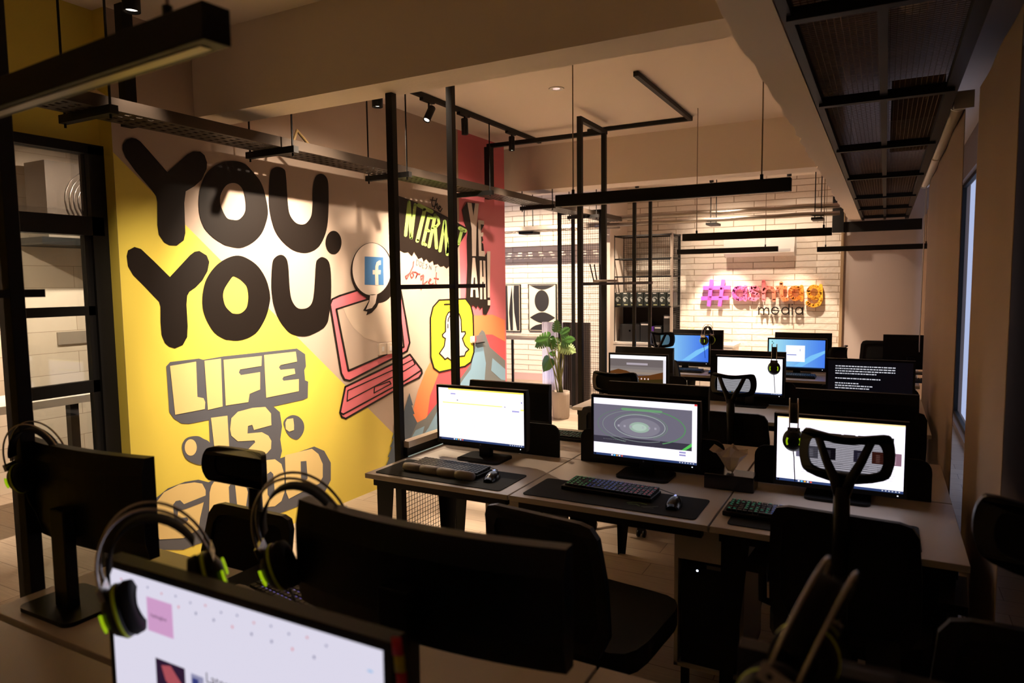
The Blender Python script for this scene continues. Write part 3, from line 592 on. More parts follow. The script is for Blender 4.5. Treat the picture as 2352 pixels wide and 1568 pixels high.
# ================================================================== BLACK STEEL SCREEN FRAMES
def frame(label, x, ya, yb, bar=None, top=ZC, mesh=True, w_=0.042, base=0.03):
    r = thingw('steel_divider_frame', label, 'divider frame', (x, (ya+yb)/2, 0))
    for y in (ya, yb): MB().box((x-w_/2, y-w_/2, 0), (x+w_/2, y+w_/2, top if y > 3.1 or y < 2.8 else 2.716), black).build('post', r, bevel=0.002)
    if bar: MB().box((x-0.02, bar[0], 1.675), (x+0.02, bar[1], 1.70), black).build('rail', r)
    if mesh:
        MB().box((x-0.015, ya, base), (x+0.015, yb, base+0.04), black).box((x-0.015, ya, 0.68), (x+0.015, yb, 0.72), black).build('mesh_frame', r)
        m2 = MB(); wire_mesh(m2, (x, ya+0.02, base), (0, 1, 0), (0, 0, 1), yb-ya-0.04, 0.68, 0.026, 0.0022, black); m2.build('wire_mesh', r)
    return r
frame('tall black steel frame with mesh foot at the left end of the nearest lit desks', -2.35, 3.02, 3.6, (3.0, 3.95))
f2 = frame('tall black steel frame standing before the storage rack, left pair of posts', -2.35, 5.62, 6.2, (5.6, 7.7), 3.12, False)
MB().box((-2.37, 5.6, 3.08), (-2.33, 6.22, 3.12), black).build('top_bar', f2)
tag(MB().box((-3.62, 6.2, 3.08), (-2.33, 6.24, 3.12), black).build('cross_beam'), 'black steel bar linking the divider frame to the pink wall end', 'bar')
frame('slim pair of black posts before the rack of headset boxes', -2.35, 7.1, 7.66, None, 2.6, False, 0.034)
frame('black post close to the camera beside the glass door', -2.35, 1.14, 0.5, (0.5, 1.22), ZC, False)
# low black rail with pale cap beyond the corner of the near desk
lr = thingw('desk_side_rail', 'low black rail with a pale cap at the left end of the back desk', 'rail', (-2.3, 3.4, 0.75))
MB().box((-2.335, 3.03, 0.752), (-2.305, 3.58, 0.80), black).build('rail', lr)
MB().box((-2.345, 3.03, 0.80), (-2.295, 3.58, 0.835), deskw).build('cap', lr)
# mesh screen and fluted counter near the plant
ms = thingw('mesh_screen', 'tall black wire mesh screen behind the potted plant', 'mesh screen', (-3.5, 8.55, 0))
for px in (1286, 1317, 1380):
    p = atY(px, 700, 8.5); MB().box((p.x-0.02, 8.48, 0), (p.x+0.02, 8.52, 2.62), black).build('post', ms)
xa, xb, xc = atY(1286, 700, 8.5).x, atY(1317, 700, 8.5).x, atY(1380, 700, 8.5).x
m2 = MB(); wire_mesh(m2, (xa, 8.5, 1.2), (1, 0, 0), (0, 0, 1), xb-xa, 1.4, 0.03, 0.003, black); wire_mesh(m2, (xb+0.1, 8.5, 0.05), (1, 0, 0), (0, 0, 1), xc-xb-0.1, 2.5, 0.03, 0.003, black); m2.build('wire_mesh', ms)
MB().box((xa-0.02, 8.48, 2.60), (xc+0.02, 8.52, 2.64), black).build('top_rail', ms)
fp = thingw('fluted_screen', 'low fluted screen behind the potted plant, white left part and dark right part', 'screen', (-3.9, 8.65, 0))
x0_, x1_, x2_ = atY(1243, 800, 8.6).x, atY(1291, 800, 8.6).x, atY(1350, 800, 8.6).x
def flutes(a, b, m):
    q = MB(); q.box((a, 8.63, 0.02), (b, 8.7, 1.16), m); x = a+0.012
    while x < b-0.01: q.cyl((x, 8.63, 0.02), (x, 8.63, 1.16), 0.012, m, 8); x += 0.03
    return q
wl = mat('backlit_translucent_panel', (225, 222, 240), 0.6)
flutes(x0_, x1_, wl).build('white_panel', fp)['label'] = 'white backlit part'
flutes(x1_, x2_, mat('dark_flutes', (66, 54, 50), 0.6)).build('dark_panel', fp)
spot('panel_glow_fill', (x0_+0.1, 8.2, 0.25), (x0_+0.12, 8.63, 0.75), 5, 100, 0.8, (0.75, 0.75, 1.0))  # added spot in front, standing in for the panel's own glow
# concrete-look column between the screen and the rack
pX = atY(1404, 600, 10.2).x
struct(MB().box((pX-0.10, 10.0, 0), (pX+0.055, YB, ZC), plaster), 'trim_5')
# router on the divider rail
ro = thingw('wifi_router', 'pale wireless router with three antennas on the rail of the divider frame', 'router', (-2.35, 6.1, 1.70))
p = atX(1390, 664, -2.35)
MB().box((-2.43, p.y-0.12, 1.703), (-2.27, p.y+0.12, 1.725), mat('router_grey', (150, 135, 122), 0.5)).build('casing', ro, bevel=0.006)
for k, dx in enumerate((-0.12, -0.09, -0.03)): MB().cyl((-2.42+0.02*k, p.y+dx, 1.72), (-2.45+0.03*k, p.y+dx*1.15, 1.87), 0.006, bplas, 8).build('antenna', ro)
# ================================================================== FURNITURE
DZ = 0.75
def desk(x0, x1, y0, y1, label, grp, legs=(1, 1), front=-1):
    r = thingw('office_desk', label, 'desk', ((x0+x1)/2, (y0+y1)/2, 0), grp)
    MB().box((x0, y0, DZ-0.025), (x1, y1, DZ), deskw).build('desktop', r, bevel=0.002)
    MB().box((x0+0.03, y0+0.03, DZ-0.065), (x1-0.03, y0+0.07, DZ-0.025), black).build('desk_frame', r)
    MB().box((x0+0.03, y1-0.07, DZ-0.065), (x1-0.03, y1-0.03, DZ-0.025), black).build('desk_frame', r)
    for k, x in enumerate((x0+0.035, x1-0.035)):
        if not legs[k]: continue
        for yy in (y0+0.05, y1-0.05):
            mb = MB(); s = 1 if yy < (y0+y1)/2 else -1
            # folded plate leg, wide on top and narrow at the floor
            z1 = DZ-0.026
            mb.plate([[(0, z1), (0.11, z1), (0.04, 0), (0.0, 0)]], lambda a, b, x=x, yy=yy, k=k: (x+(a if k == 0 else -a), yy, b), black, d=(0, 0.004*s, 0))
            mb.plate([[(0, z1), (0.09, z1), (0.03, 0), (0.0, 0)]], lambda a, b, x=x, yy=yy, s=s: (x, yy+a*s, b), black, d=((0.004 if k == 0 else -0.004), 0, 0))
            mb.build('leg', r)
    return r
XS = {0: (-2.33, -1.47, -0.60, 0.28), 1: (-2.30, -1.465, -0.578, 0.28), 2: (-2.10, -1.30, -0.46, 0.28), 3: (-2.12, -1.30, -0.46, 0.30)}
YS = {0: (0.30, 0.98, 1.0, 1.54), 1: (2.66, 3.375, 3.385, 4.08), 2: (4.84, 5.55, 5.56, 6.25), 3: (7.02, 7.72, 7.73, 8.42)}
wcol = ('left', 'middle', 'right')
rname = ('nearest row under the camera', 'row of brightly lit screens', 'second row back', 'row nearest the brick wall')
for rr_ in range(4):
    for c in range(3):
        if rr_ == 0 and c == 0: pass
        for sd in (0, 1):
            desk(XS[rr_][c]+0.004, XS[rr_][c+1]-0.004, YS[rr_][sd*2], YS[rr_][sd*2+1], '%s pale desk, %s side, in the %s' % (wcol[c], ('front', 'back')[sd], rname[rr_]), 'pale office desks', legs=(1, 1 if c == 2 else 0))
# ------------------------------------------------------------------ monitors
def monitor(tl, tr_, br, Y, label, content=None, screen=True, outer=False, led=True, back=False, curve=0.0, tilt=0.0, base=DZ, grp=None, brand=False):
    a, b, c = atY(*tl, Y), atY(*tr_, Y), atY(*br, Y)
    W = b.x-a.x; H = (a.z+b.z)/2-c.z; cx = (a.x+b.x)/2; top = (a.z+b.z)/2
    bz = 0.0 if outer else 0.014
    x0, x1, z1, z0 = cx-W/2-bz, cx+W/2+bz, top+bz, top-H-bz-(0.006 if not outer else 0)
    r = thing('monitor', label, 'monitor', (cx, Y, base), 0, grp)
    hw = (x1-x0)/2; lz0, lz1 = z0-base, z1-base; s = -1 if not back else 1     # s: side the screen faces
    M = Matrix.Translation((0, 0, lz0)) @ Matrix.Rotation(tilt, 4, 'X') @ Matrix.Translation((0, 0, -lz0))
    mb = MB(); n = 14 if curve else 1
    for i in range(n):
        xa, xb = -hw+2*hw*i/n, -hw+2*hw*(i+1)/n
        f = lambda x: s*curve*(x/hw)**2
        vs = []
        for x in (xa, xb):
            for y, z in ((s*0.012, lz0), (s*0.012, lz1), (-s*0.018, lz1), (-s*0.030, lz1-0.05), (-s*0.030, lz0+0.05), (-s*0.018, lz0)): vs.append(M @ Vector((x, y+f(x), z)))
        fs = [(k, (k+1) % 6, 6+(k+1) % 6, 6+k) for k in range(6)]
        if i == 0: fs.append(tuple(range(6))[::-1])
        if i == n-1: fs.append(tuple(range(6, 12)))
        mb.add(vs, fs, bplas if not back else mat('black_satin_shell', (9, 9, 11), 0.4, spec=0.3))
    mb.build('shell', r)
    dk_ = s*curve
    st_ = MB(); st_.box((-0.035, -s*0.03, 0.01), (0.035, -s*0.065, lz0+0.12), bplas); st_.build('stand_neck', r, bevel=0.004)
    MB().plate([rrect(-0.13, -0.095-s*0.03, 0.13, 0.095-s*0.03, 0.03)], lambda x, y: (x, y, 0.0), bplas, d=(0, 0, 0.012)).build('stand_base', r)
    if screen:
        sc = MB(); fn = lambda k: (lambda u, v: M @ Vector((-W/2+u*W, s*(0.0125+0.0003*k), (top-base)-v*H)))
        if content: content(sc, fn)
        else: sc.plate([[(0, 0), (1, 0), (1, 1), (0, 1)]], fn(0), bgloss)
        sc.build('screen', r)
        if led: MB().plate([[(0.955, 1.03), (0.965, 1.03), (0.965, 1.045), (0.955, 1.045)]], fn(1), emis((235, 240, 255), 2)).build('power_light', r)
        if brand:
            q = MB(); q.plate([ell(0.5, 1.035, 0.009, 0.016, 16)], fn(1), mat('logo_grey', (120, 120, 125), 0.3, 0.6)); q.build('maker_badge', r)
    return r
def R_(sc, fn, x0, y0, x1, y1, col, s=1.0, k=1): sc.plate([[(x0, y0), (x1, y0), (x1, y1), (x0, y1)]], fn(k), emis(col, s))
WH = (246, 240, 255)
def page(sc, fn, s=1.25, col=WH):
    R_(sc, fn, 0, 0, 1, 1, col, s, 0)
def taskbar(sc, fn, s=0.8):
    R_(sc, fn, 0, 0.962, 1, 1, (50, 70, 120), s, 1)
    R_(sc, fn, 0.005, 0.968, 0.025, 0.995, (15, 15, 20), s, 2)
    for i in range(5): R_(sc, fn, 0.18+i*0.025, 0.97, 0.196+i*0.025, 0.992, ((240, 240, 255), (90, 200, 250), (240, 180, 60), (235, 235, 245), (230, 90, 60))[i], 1, 2)
    for i in range(6): R_(sc, fn, 0.84+i*0.025, 0.972, 0.852+i*0.025, 0.988, (220, 225, 240), s, 2)
def scr_sheet(sc, fn):
    page(sc, fn, 1.15, (250, 244, 252)); R_(sc, fn, 0.12, 0, 1, 0.028, (250, 225, 90), 1.1)
    R_(sc, fn, 0.15, 0.095, 0.21, 0.118, (170, 165, 225), 1); R_(sc, fn, 0.225, 0.215, 0.24, 0.23, (90, 90, 120), .6)
    R_(sc, fn, 0.05, 0.272, 0.76, 0.29, (250, 245, 120), 1.15); R_(sc, fn, 0.965, 0.3, 1, 0.33, (250, 245, 120), 1.15)
    R_(sc, fn, 0.87, 0.335, 0.95, 0.362, (170, 165, 225), 1); R_(sc, fn, 0.78, 0.27, 0.8, 0.295, (200, 195, 215), 1)
    for x in (0.22, 0.41, 0.43): R_(sc, fn, x, 0.42, x+0.003, 0.95, (235, 225, 240), 1)
    R_(sc, fn, 0.97, 0.17, 0.985, 0.19, (120, 120, 200), .9); R_(sc, fn, 0.2, 0.075, 0.9, 0.079, (225, 218, 240), 1)
    taskbar(sc, fn)
def scr_rings(sc, fn):
    page(sc, fn, 1.1); R_(sc, fn, 0, 0.105, 0.955, 0.775, (112, 108, 124), .9)
    R_(sc, fn, 0, 0.66, 0.955, 0.775, (60, 56, 70), .9, 2); R_(sc, fn, 0.975, 0.0, 1, 0.028, (230, 60, 60), 1, 2)
    def ring(cx, cy, rx, ry, wd, col, k, a0=0, a1=360, s_=.8):
        o = ell(cx, cy, rx, ry, 60, a0, a1); i = ell(cx, cy, rx-wd, ry-wd*1.5, 60, a0, a1)
        if a1-a0 == 360: sc.plate([o, i], fn(k), emis(col, s_))
        else: sc.plate([o+i[::-1]], fn(k), emis(col, s_))
    ring(.47, .44, .43, .31, .012, (96, 150, 104), 3, -60, 60); ring(.47, .44, .43, .31, .008, (110, 130, 118), 3, 110, 250)
    ring(.47, .44, .38, .27, .006, (140, 150, 148), 4, 60, 300); ring(.46, .44, .25, .2, .008, (170, 180, 178), 3); ring(.46, .44, .27, .215, .004, (120, 160, 125), 4, 200, 420)
    sc.plate([ell(.46, .46, .2, .16)], fn(3), emis((132, 128, 142), .9)); sc.plate([ell(.46, .46, .1, .09)], fn(4), emis((150, 172, 158), 1)); sc.plate([ell(.46, .46, .07, .06)], fn(5), emis((170, 190, 178), 1))
    for i in range(7):
        if i not in (3,): R_(sc, fn, .245+i*.06, .44, .265+i*.06, .475, (165, 160, 175), .9, 5)
    sc.plate([rrect(.28, .145, .68, .185, .018)], fn(4), emis((112, 165, 118), .85))
    sc.plate([[(.955, .64), (.955, .70), (.895, .775), (.86, .775)]], fn(4), emis((90, 200, 90), .9))
    for i in range(12): R_(sc, fn, .1+i*.02, .705, .113+i*.02, .709, (160, 160, 170), .8, 5)
    R_(sc, fn, .84, .80, .9, .825, (150, 145, 200), 1, 2); R_(sc, fn, .84, .845, .9, .87, (150, 145, 200), 1, 2)
    taskbar(sc, fn)
def scr_shop(sc, fn):
    page(sc, fn, 1.35); R_(sc, fn, 0.0, 0, 1, 0.02, (255, 215, 150), 1.2)
    random.seed(5)
    for x0, x1 in ((.2, .31), (.35, .52), (.54, .63), (.65, .74)):
        R_(sc, fn, x0, .2, x1, .27, (60, 55, 70), .6)
        for i in range(5): u = x0+(x1-x0)*random.random()*.8; R_(sc, fn, u, .21+.04*random.random(), u+.015, .265, (200, 190, 200), .8, 2)
    R_(sc, fn, .84, .20, .92, .36, (26, 34, 34), .6)
    for i in range(3): R_(sc, fn, .86+.01*i, .23+.03*i, .9, .238+.03*i, (90, 200, 130), .7, 2)
    for x0, c in ((.16, (120, 115, 140)), (.24, (150, 145, 165)), (.38, (44, 38, 52)), (.62, (86, 80, 110)), (.76, (120, 60, 50)), (.88, (160, 120, 140))):
        R_(sc, fn, x0, .42, x0+.1, .6, c, .7); R_(sc, fn, x0+.03, .46, x0+.06, .58, tuple(min(255, v+60) for v in c), .6, 2)
    for i in range(4):
        for j in range(6): R_(sc, fn, .2+.2*i, .65+.035*j, .34+.2*i-.01*(j % 3), .657+.035*j, (205, 200, 215), 1)
    taskbar(sc, fn)
def scr_hills(sc, fn):
    R_(sc, fn, 0, 0, 1, 1, (110, 100, 105), .8, 0); R_(sc, fn, 0, 0, 1, .1, (235, 235, 240), 1.1, 1)
    R_(sc, fn, 0, .1, .95, .45, (122, 112, 112), .7, 1); R_(sc, fn, .95, .1, 1, 1, (225, 222, 230), 1, 1)
    for i, c in enumerate(((150, 140, 138), (168, 155, 148), (180, 160, 145))): R_(sc, fn, 0, .3+.07*i, .95, .37+.07*i, c, .6, 2)
    sc.plate([[(0, .45), (.15, .38), (.3, .42), (.5, .55), (.7, .52), (.95, .42), (.95, 1), (0, 1)]], fn(3), emis((110, 62, 24), .6))
    sc.plate([[(0, .62), (.3, .58), (.55, .66), (.95, .60), (.95, 1), (0, 1)]], fn(4), emis((64, 50, 18), .6))
    sc.plate([[(0, .76), (.4, .70), (.95, .78), (.95, 1), (0, 1)]], fn(5), emis((38, 34, 14), .6))
    R_(sc, fn, .3, .2, .68, .255, (170, 160, 170), 1, 4)
    for i in range(7): sc.plate([ell(.33+.06*i, .62, .012, .024, 12)], fn(6), emis((230, 205, 205), 1))
    for i in range(3): R_(sc, fn, .3+.2*i, .86, .42+.2*i, .95, ((60, 80, 160), (200, 190, 200), (70, 60, 140))[i], .8, 6)
def scr_white(sc, fn): page(sc, fn, 1.3, (248, 246, 255)); taskbar(sc, fn)
def blue_grad(sc, fn, left=(150, 215, 235), right=(60, 110, 225)):
    for i in range(24):
        t_ = i/23; c = tuple(int(left[k]*(1-t_)+right[k]*t_) for k in range(3)); R_(sc, fn, i/24, 0, (i+1)/24, 1, c, 1, 0)
    sc.plate([[(.45, .95), (.75, .55), (1, .35), (1, .45), (.8, .7), (.6, .95)]], fn(1), emis((120, 190, 240), 1))
    for i in range(3): sc.plate([ell(.06+.02*(i % 2), .08+.06*i, .012, .02, 12)], fn(2), emis((60, 110, 120), .8))
    R_(sc, fn, 0, .965, 1, 1, (28, 50, 90), .8, 2)
def scr_blue(sc, fn): blue_grad(sc, fn)
def scr_dialog(sc, fn):
    blue_grad(sc, fn, (165, 225, 235), (70, 125, 230)); R_(sc, fn, .31, .2, .65, .78, (236, 238, 252), 1.1, 3)
    R_(sc, fn, .33, .525, .5, .55, (90, 100, 190), .9, 4); R_(sc, fn, .56, .33, .57, .4, (150, 150, 190), .9, 4)
def scr_text(sc, fn):
    R_(sc, fn, 0, 0, 1, 1, (6, 8, 18), .5, 0); random.seed(11)
    for y, n in ((.12, 22), (.18, 22), (.24, 22), (.30, 15), (.42, 15), (.54, 9), (.60, 12), (.66, 11)):
        x = .09
        for i in range(n):
            l_ = random.uniform(.012, .045)
            if x > .80: break
            R_(sc, fn, x, y, x+l_, y+.026, (215, 215, 225), .8, 1); x += l_+.008
def scr_news(sc, fn):
    page(sc, fn, .86, (226, 222, 240)); R_(sc, fn, .165, .095, .275, .275, (212, 160, 205), .85)
    f1 = lambda k: fn(k)
    def tx(t_, u, v, size, col, k=3):
        cu = bpy.data.curves.new('t', 'FONT'); cu.body = t_; cu.size = size; o = bpy.data.objects.new('t', cu); me = bpy.data.meshes.new_from_object(o)
        sc.add([f1(k)(u+p.co.x, v-p.co.y*1.76) for p in me.vertices], [tuple(p.vertices) for p in me.polygons], emis(col, .6)); bpy.data.objects.remove(o)
    tx('hashtaglive', .180, .195, .016, (70, 40, 70))
    R_(sc, fn, .19, .41, .315, .70, (52, 30, 60), .6); sc.plate([[(.215, .44), (.255, .425), (.30, .50), (.31, .58), (.275, .58), (.23, .51)]], fn(2), emis((190, 90, 100), .7))
    tx('Latest news', .40, .435, .042, (60, 58, 70))
    R_(sc, fn, .34, .42, .39, .70, (150, 150, 185), .8, 1); R_(sc, fn, .345, .44, .37, .48, (50, 60, 130), .8, 2); R_(sc, fn, .37, .52, .7, .53, (170, 168, 185), .8)
    for i in range(14): R_(sc, fn, .05+.06*i, .04+.01*(i % 2), .056+.06*i, .05+.01*(i % 2), (120, 120, 160) if i % 3 else (220, 120, 130), .8)
    for i in range(8): R_(sc, fn, .3+.07*i, .09+.004*i, .306+.07*i, .104+.004*i, (110, 110, 150) if i % 3 else (230, 130, 140), .8)
    R_(sc, fn, .93, .33, 1, .5, (200, 50, 70), .8, 1); R_(sc, fn, .93, .5, 1, .6, (120, 160, 40), .8, 1); R_(sc, fn, .94, .6, 1, 1, (170, 40, 70), .8, 1); R_(sc, fn, .955, .1, .97, .11, (150, 190, 230), .9)
lit = 'lit monitors'
monitor((1010, 888), (1205, 902), (1205, 1027), 3.14, 'monitor showing a white page with yellow lines, leftmost lit screen', scr_sheet, brand=True)
monitor((1366, 911), (1603, 928), (1601, 1067), 3.20, 'monitor showing green rings on grey, between the yellow-lined and shop pages', scr_rings, brand=True)
monitor((1787, 955), (2080, 975), (2076, 1133), 3.24, 'monitor with a shop page partly hidden by the mesh chair headrest', scr_shop, brand=True)
monitor((1403, 812), (1531, 820), (1530, 905), 5.2, 'monitor showing brown hills wallpaper, in front of the storage rack', scr_hills)
monitor((1649, 817), (1798, 827), (1796, 907), 5.4, 'monitor with an empty white screen and a headset hung on its right corner', scr_white)
monitor((1903, 824), (2098, 836), (2095, 930), 5.45, 'monitor showing white text lines on black', scr_text, led=False)
monitor((1518, 765), (1628, 774), (1625, 833), 7.45, 'monitor with plain blue desktop and a headset hung on it', scr_blue)
monitor((1767, 777), (1896, 783), (1893, 847), 7.45, 'monitor with blue desktop and a white dialog box', scr_dialog)
monitor((268, 1296), (893, 1484), (290, 1700), 0.70, 'big tilted monitor at the bottom edge showing Latest news', scr_news, led=False)
# monitors seen from behind
mb_ = lambda *a, **k: monitor(*a, screen=False, outer=True, back=True, **k)
mb_((40, 1008), (322, 1052), (337, 1290), 1.16, 'dark curved monitor seen from behind at the far left', curve=0.03)
mb_((672, 1158), (1290, 1262), (1290, 1560), 1.02, 'large dark curved monitor seen from behind in the centre foreground', curve=0.035)
mb_((1083, 872), (1265, 882), (1262, 985), 3.66, 'back of dark monitor behind the yellow-lined screen')
mb_((1400, 875), (1630, 886), (1628, 990), 3.66, 'back of dark monitor behind the green-ringed screen')
mb_((1828, 892), (2112, 905), (2110, 1010), 3.70, 'back of wide dark monitor above the shop page screen')
mb_((1416, 794), (1548, 800), (1546, 868), 5.95, 'back of dark monitor behind the brown hills screen')
mb_((1634, 802), (1806, 809), (1804, 880), 5.95, 'back of dark monitor behind the empty white screen')
mb_((1545, 757), (1661, 757), (1660, 815), 8.0, 'back of curved monitor behind the plain blue desktop', curve=0.03)
mb_((1780, 763), (1911, 765), (1908, 830), 8.0, 'back of curved monitor behind the dialog box screen', curve=0.03)
mb_((2029, 768), (2160, 770), (2158, 850), 8.0, 'black television-sized monitor against the plain far wall')
mb_((1700, 1480), (2330, 1600), (2330, 1800), 1.0, 'dark monitor back below the straps of the lower right headset')
# privacy panels
def panel(pa, pb, Y, label, zt=0.93):
    xa, xb = atY(pa, 950, Y).x, atY(pb, 950, Y).x
    return tag(MB().plate([rrect(xa, DZ+0.002, xb, zt, 0.05)[6:12]+rrect(xa, DZ+0.002, xb, zt, 0.05)[12:18]+[(xa, DZ+0.002), (xb, DZ+0.002)]], lambda a, b: (a, Y, b), bfab, d=(0, 0.016, 0)).build('desk_privacy_panel'), label, 'desk panel', 'black desk panels')
panel(1016, 1283, 3.36, 'round-cornered black desk panel behind the yellow-lined screen'); panel(1334, 1665, 3.36, 'round-cornered black desk panel behind the green-ringed screen')
panel(1735, 2147, 3.36, 'round-cornered black desk panel behind the shop page screen')
panel(1380, 1576, 5.54, 'black desk panel behind the brown hills screen'); panel(1630, 1826, 5.54, 'black desk panel behind the empty white screen'); panel(1880, 2110, 5.54, 'black desk panel behind the text screen')
panel(1500, 1665, 7.72, 'black desk panel behind the plain blue desktop', 0.94); panel(1745, 1925, 7.72, 'black desk panel behind the dialog box screen', 0.94)
# ------------------------------------------------------------------ chairs (user looks along +Y; back rest at -Y)
def chair_proto(head=True, hmesh=False):
    r = thing('office_chair', 'x', 'chair', (0, 0, 0), 0)
    MB().plate([smooth_loop([(-0.23, -0.2), (0, -0.22), (0.23, -0.2), (0.25, 0.05), (0.21, 0.25), (0, 0.27), (-0.21, 0.25), (-0.25, 0.05)])], lambda x, y: (x, y, 0.44), bfab, d=(0, 0, 0.07)).build('seat', r, bevel=0.02)
    bz = lambda x, z: (x, -0.24-0.10*((z-0.5)/0.45)**2*0.6-0.04+0.12*x*x, z)
    o_ = [(-0.185, 0.52), (0.185, 0.52), (0.225, 0.60), (0.225, 0.78), (0.215, 0.93), (0.195, 0.965), (0.16, 0.975), (-0.16, 0.975), (-0.195, 0.965), (-0.215, 0.93), (-0.225, 0.78), (-0.225, 0.60)]
    i_ = [(x*0.84, 0.75+(z-0.75)*0.82) for x, z in o_]
    MB().plate([o_, i_], bz, bplas, d=(0, -0.022, 0)).build('backrest_frame', r)
    MB().plate([[(x*0.86, 0.75+(z-0.75)*0.84) for x, z in o_]], lambda x, z: Vector(bz(x, z))+Vector((0, -0.012, 0)), bfab, d=(0, -0.004, 0)).build('backrest_pad', r)
    MB().tube([(0, -0.34, 0.80), (0, -0.36, 0.62), (0, -0.30, 0.45), (0, -0.1, 0.42)], [0.022, 0.026, 0.026, 0.03], bplas, 10).build('back_support', r)
    for s in ((-1, 1) if head else ()):
        MB().tube([(s*0.25, 0.02, 0.45), (s*0.31, 0.0, 0.47), (s*0.31, -0.02, 0.64)], 0.017, bplas, 8).box((s*0.31-0.04, -0.14, 0.63), (s*0.31+0.04, 0.13, 0.66), bplas).build('armrest', r)
    MB().cyl((0, 0, 0.10), (0, 0, 0.43), 0.027, bplas, 14).box((-0.1, -0.12, 0.41), (0.1, 0.12, 0.44), bplas).build('gas_lift', r)
    b = MB()
    for k in range(5): a = 2*math.pi*k/5+0.3; b.tube([(0, 0, 0.12), (0.30*math.cos(a), 0.30*math.sin(a), 0.075)], [0.035, 0.018], bplas, 8)
    b.build('star_base', r)
    for k in range(5):
        a = 2*math.pi*k/5+0.3; cx, cy = 0.30*math.cos(a), 0.30*math.sin(a)
        MB().cyl((cx-0.012, cy, 0.028), (cx-0.027, cy, 0.028), 0.028, bplas, 14).cyl((cx+0.012, cy, 0.028), (cx+0.027, cy, 0.028), 0.028, bplas, 14).box((cx-0.026, cy-0.012, 0.03), (cx+0.026, cy+0.012, 0.07), bplas).build('caster', r)
    if head:
        ks = 0.88 if hmesh else 1.0
        hz = lambda x, z: (x, -0.335+0.06*(x/0.15)**2, z)
        o2 = smooth_loop([(-0.125, 1.09), (0, 1.075), (0.125, 1.09), (0.152, 1.12), (0.158, 1.17), (0.148, 1.22), (0.12, 1.235), (0, 1.225), (-0.12, 1.235), (-0.148, 1.22), (-0.158, 1.17), (-0.152, 1.12)], 3)
        o2 = [(x*ks, z) for x, z in o2]
        i2 = [(x*0.78, 1.155+(z-1.155)*0.66) for x, z in o2]
        MB().plate([o2, i2], hz, bplas, d=(0, -0.02, 0)).build('headrest_frame', r, bevel=0.003)
        MB().plate([[(x*0.8, 1.155+(z-1.155)*0.7) for x, z in o2]], lambda x, z: Vector(hz(x, z))+Vector((0, -0.01, 0)), bmesh_m if hmesh else bfab, d=(0, -0.001, 0)).build('headrest_mesh', r)
        p = MB()
        if hmesh:
            for s in (-1, 1): p.tube([(s*0.075, -0.345, 1.215), (s*0.05, -0.36, 1.15), (s*0.022, -0.37, 1.09), (0, -0.37, 1.03)], [0.012, 0.013, 0.016, 0.022], bplas, 8)
        p.tube([(0, -0.37, 1.07), (0, -0.37, 0.95), (0, -0.355, 0.78)], [0.024, 0.026, 0.024], bplas, 10); p.build('headrest_post', r)
    return r
CG = 'black office chairs'
cA = chair_proto(True, False); cA.location = (-2.045, 1.385, 0); cA.rotation_euler = (0, 0, R(180)); cA.scale = (1, 1, 0.9); cA['label'] = 'black chair with solid headrest in front of the LIFE IS GOOD lettering'; cA['group'] = CG
cB = chair_proto(True, True); cB.location = (-0.075, 2.72, 0); cB.scale = (1, 1, 0.985); cB.rotation_euler = (0, 0, R(-4)); cB['label'] = 'chair whose mesh headrest covers part of the shop page screen'; cB['group'] = CG
cC = chair_proto(False); cC.location = (-0.90, 2.26, 0); cC.rotation_euler = (0, 0, R(-8)); cC['label'] = 'black chair without headrest at the middle desk, its back towards the camera'; cC['group'] = CG
def ch(src, x, y, rz, label): return dup(src, (x, y, 0), R(rz), label, CG)
q = ch(cA, 0.35, 2.06, 0, 'dark chair at the lower right edge beside the blind'); q.scale = (1.05, 1, 1.0)
q = ch(cB, -0.82, 4.72, 0, 'chair whose mesh headrest overlaps the empty white screen'); q.scale = (1, 1, 0.91)
ch(cC, -0.06, 4.62, 12, 'dark chair whose curved back edge overlaps the text screen')
ch(cA, -1.56, 4.60, 0, 'chair standing left in front of the brown hills screen')
ch(cB, -1.80, 6.88, -20, 'chair whose headrest overlaps the plain blue desktop')
ch(cA, -0.62, 6.85, 70, 'chair seen edge-on whose curved headrest overlaps the dialog box screen')
ch(cC, -1.22, 6.72, 10, 'low black chair back between the plain blue desktop and the dialog box screen')
ch(cC, -0.02, 8.85, 180, 'black chair behind the last row, right of the sign')
ch(cC, -0.85, 8.85, 180, 'black chair between the dialog box screen and the brick wall')
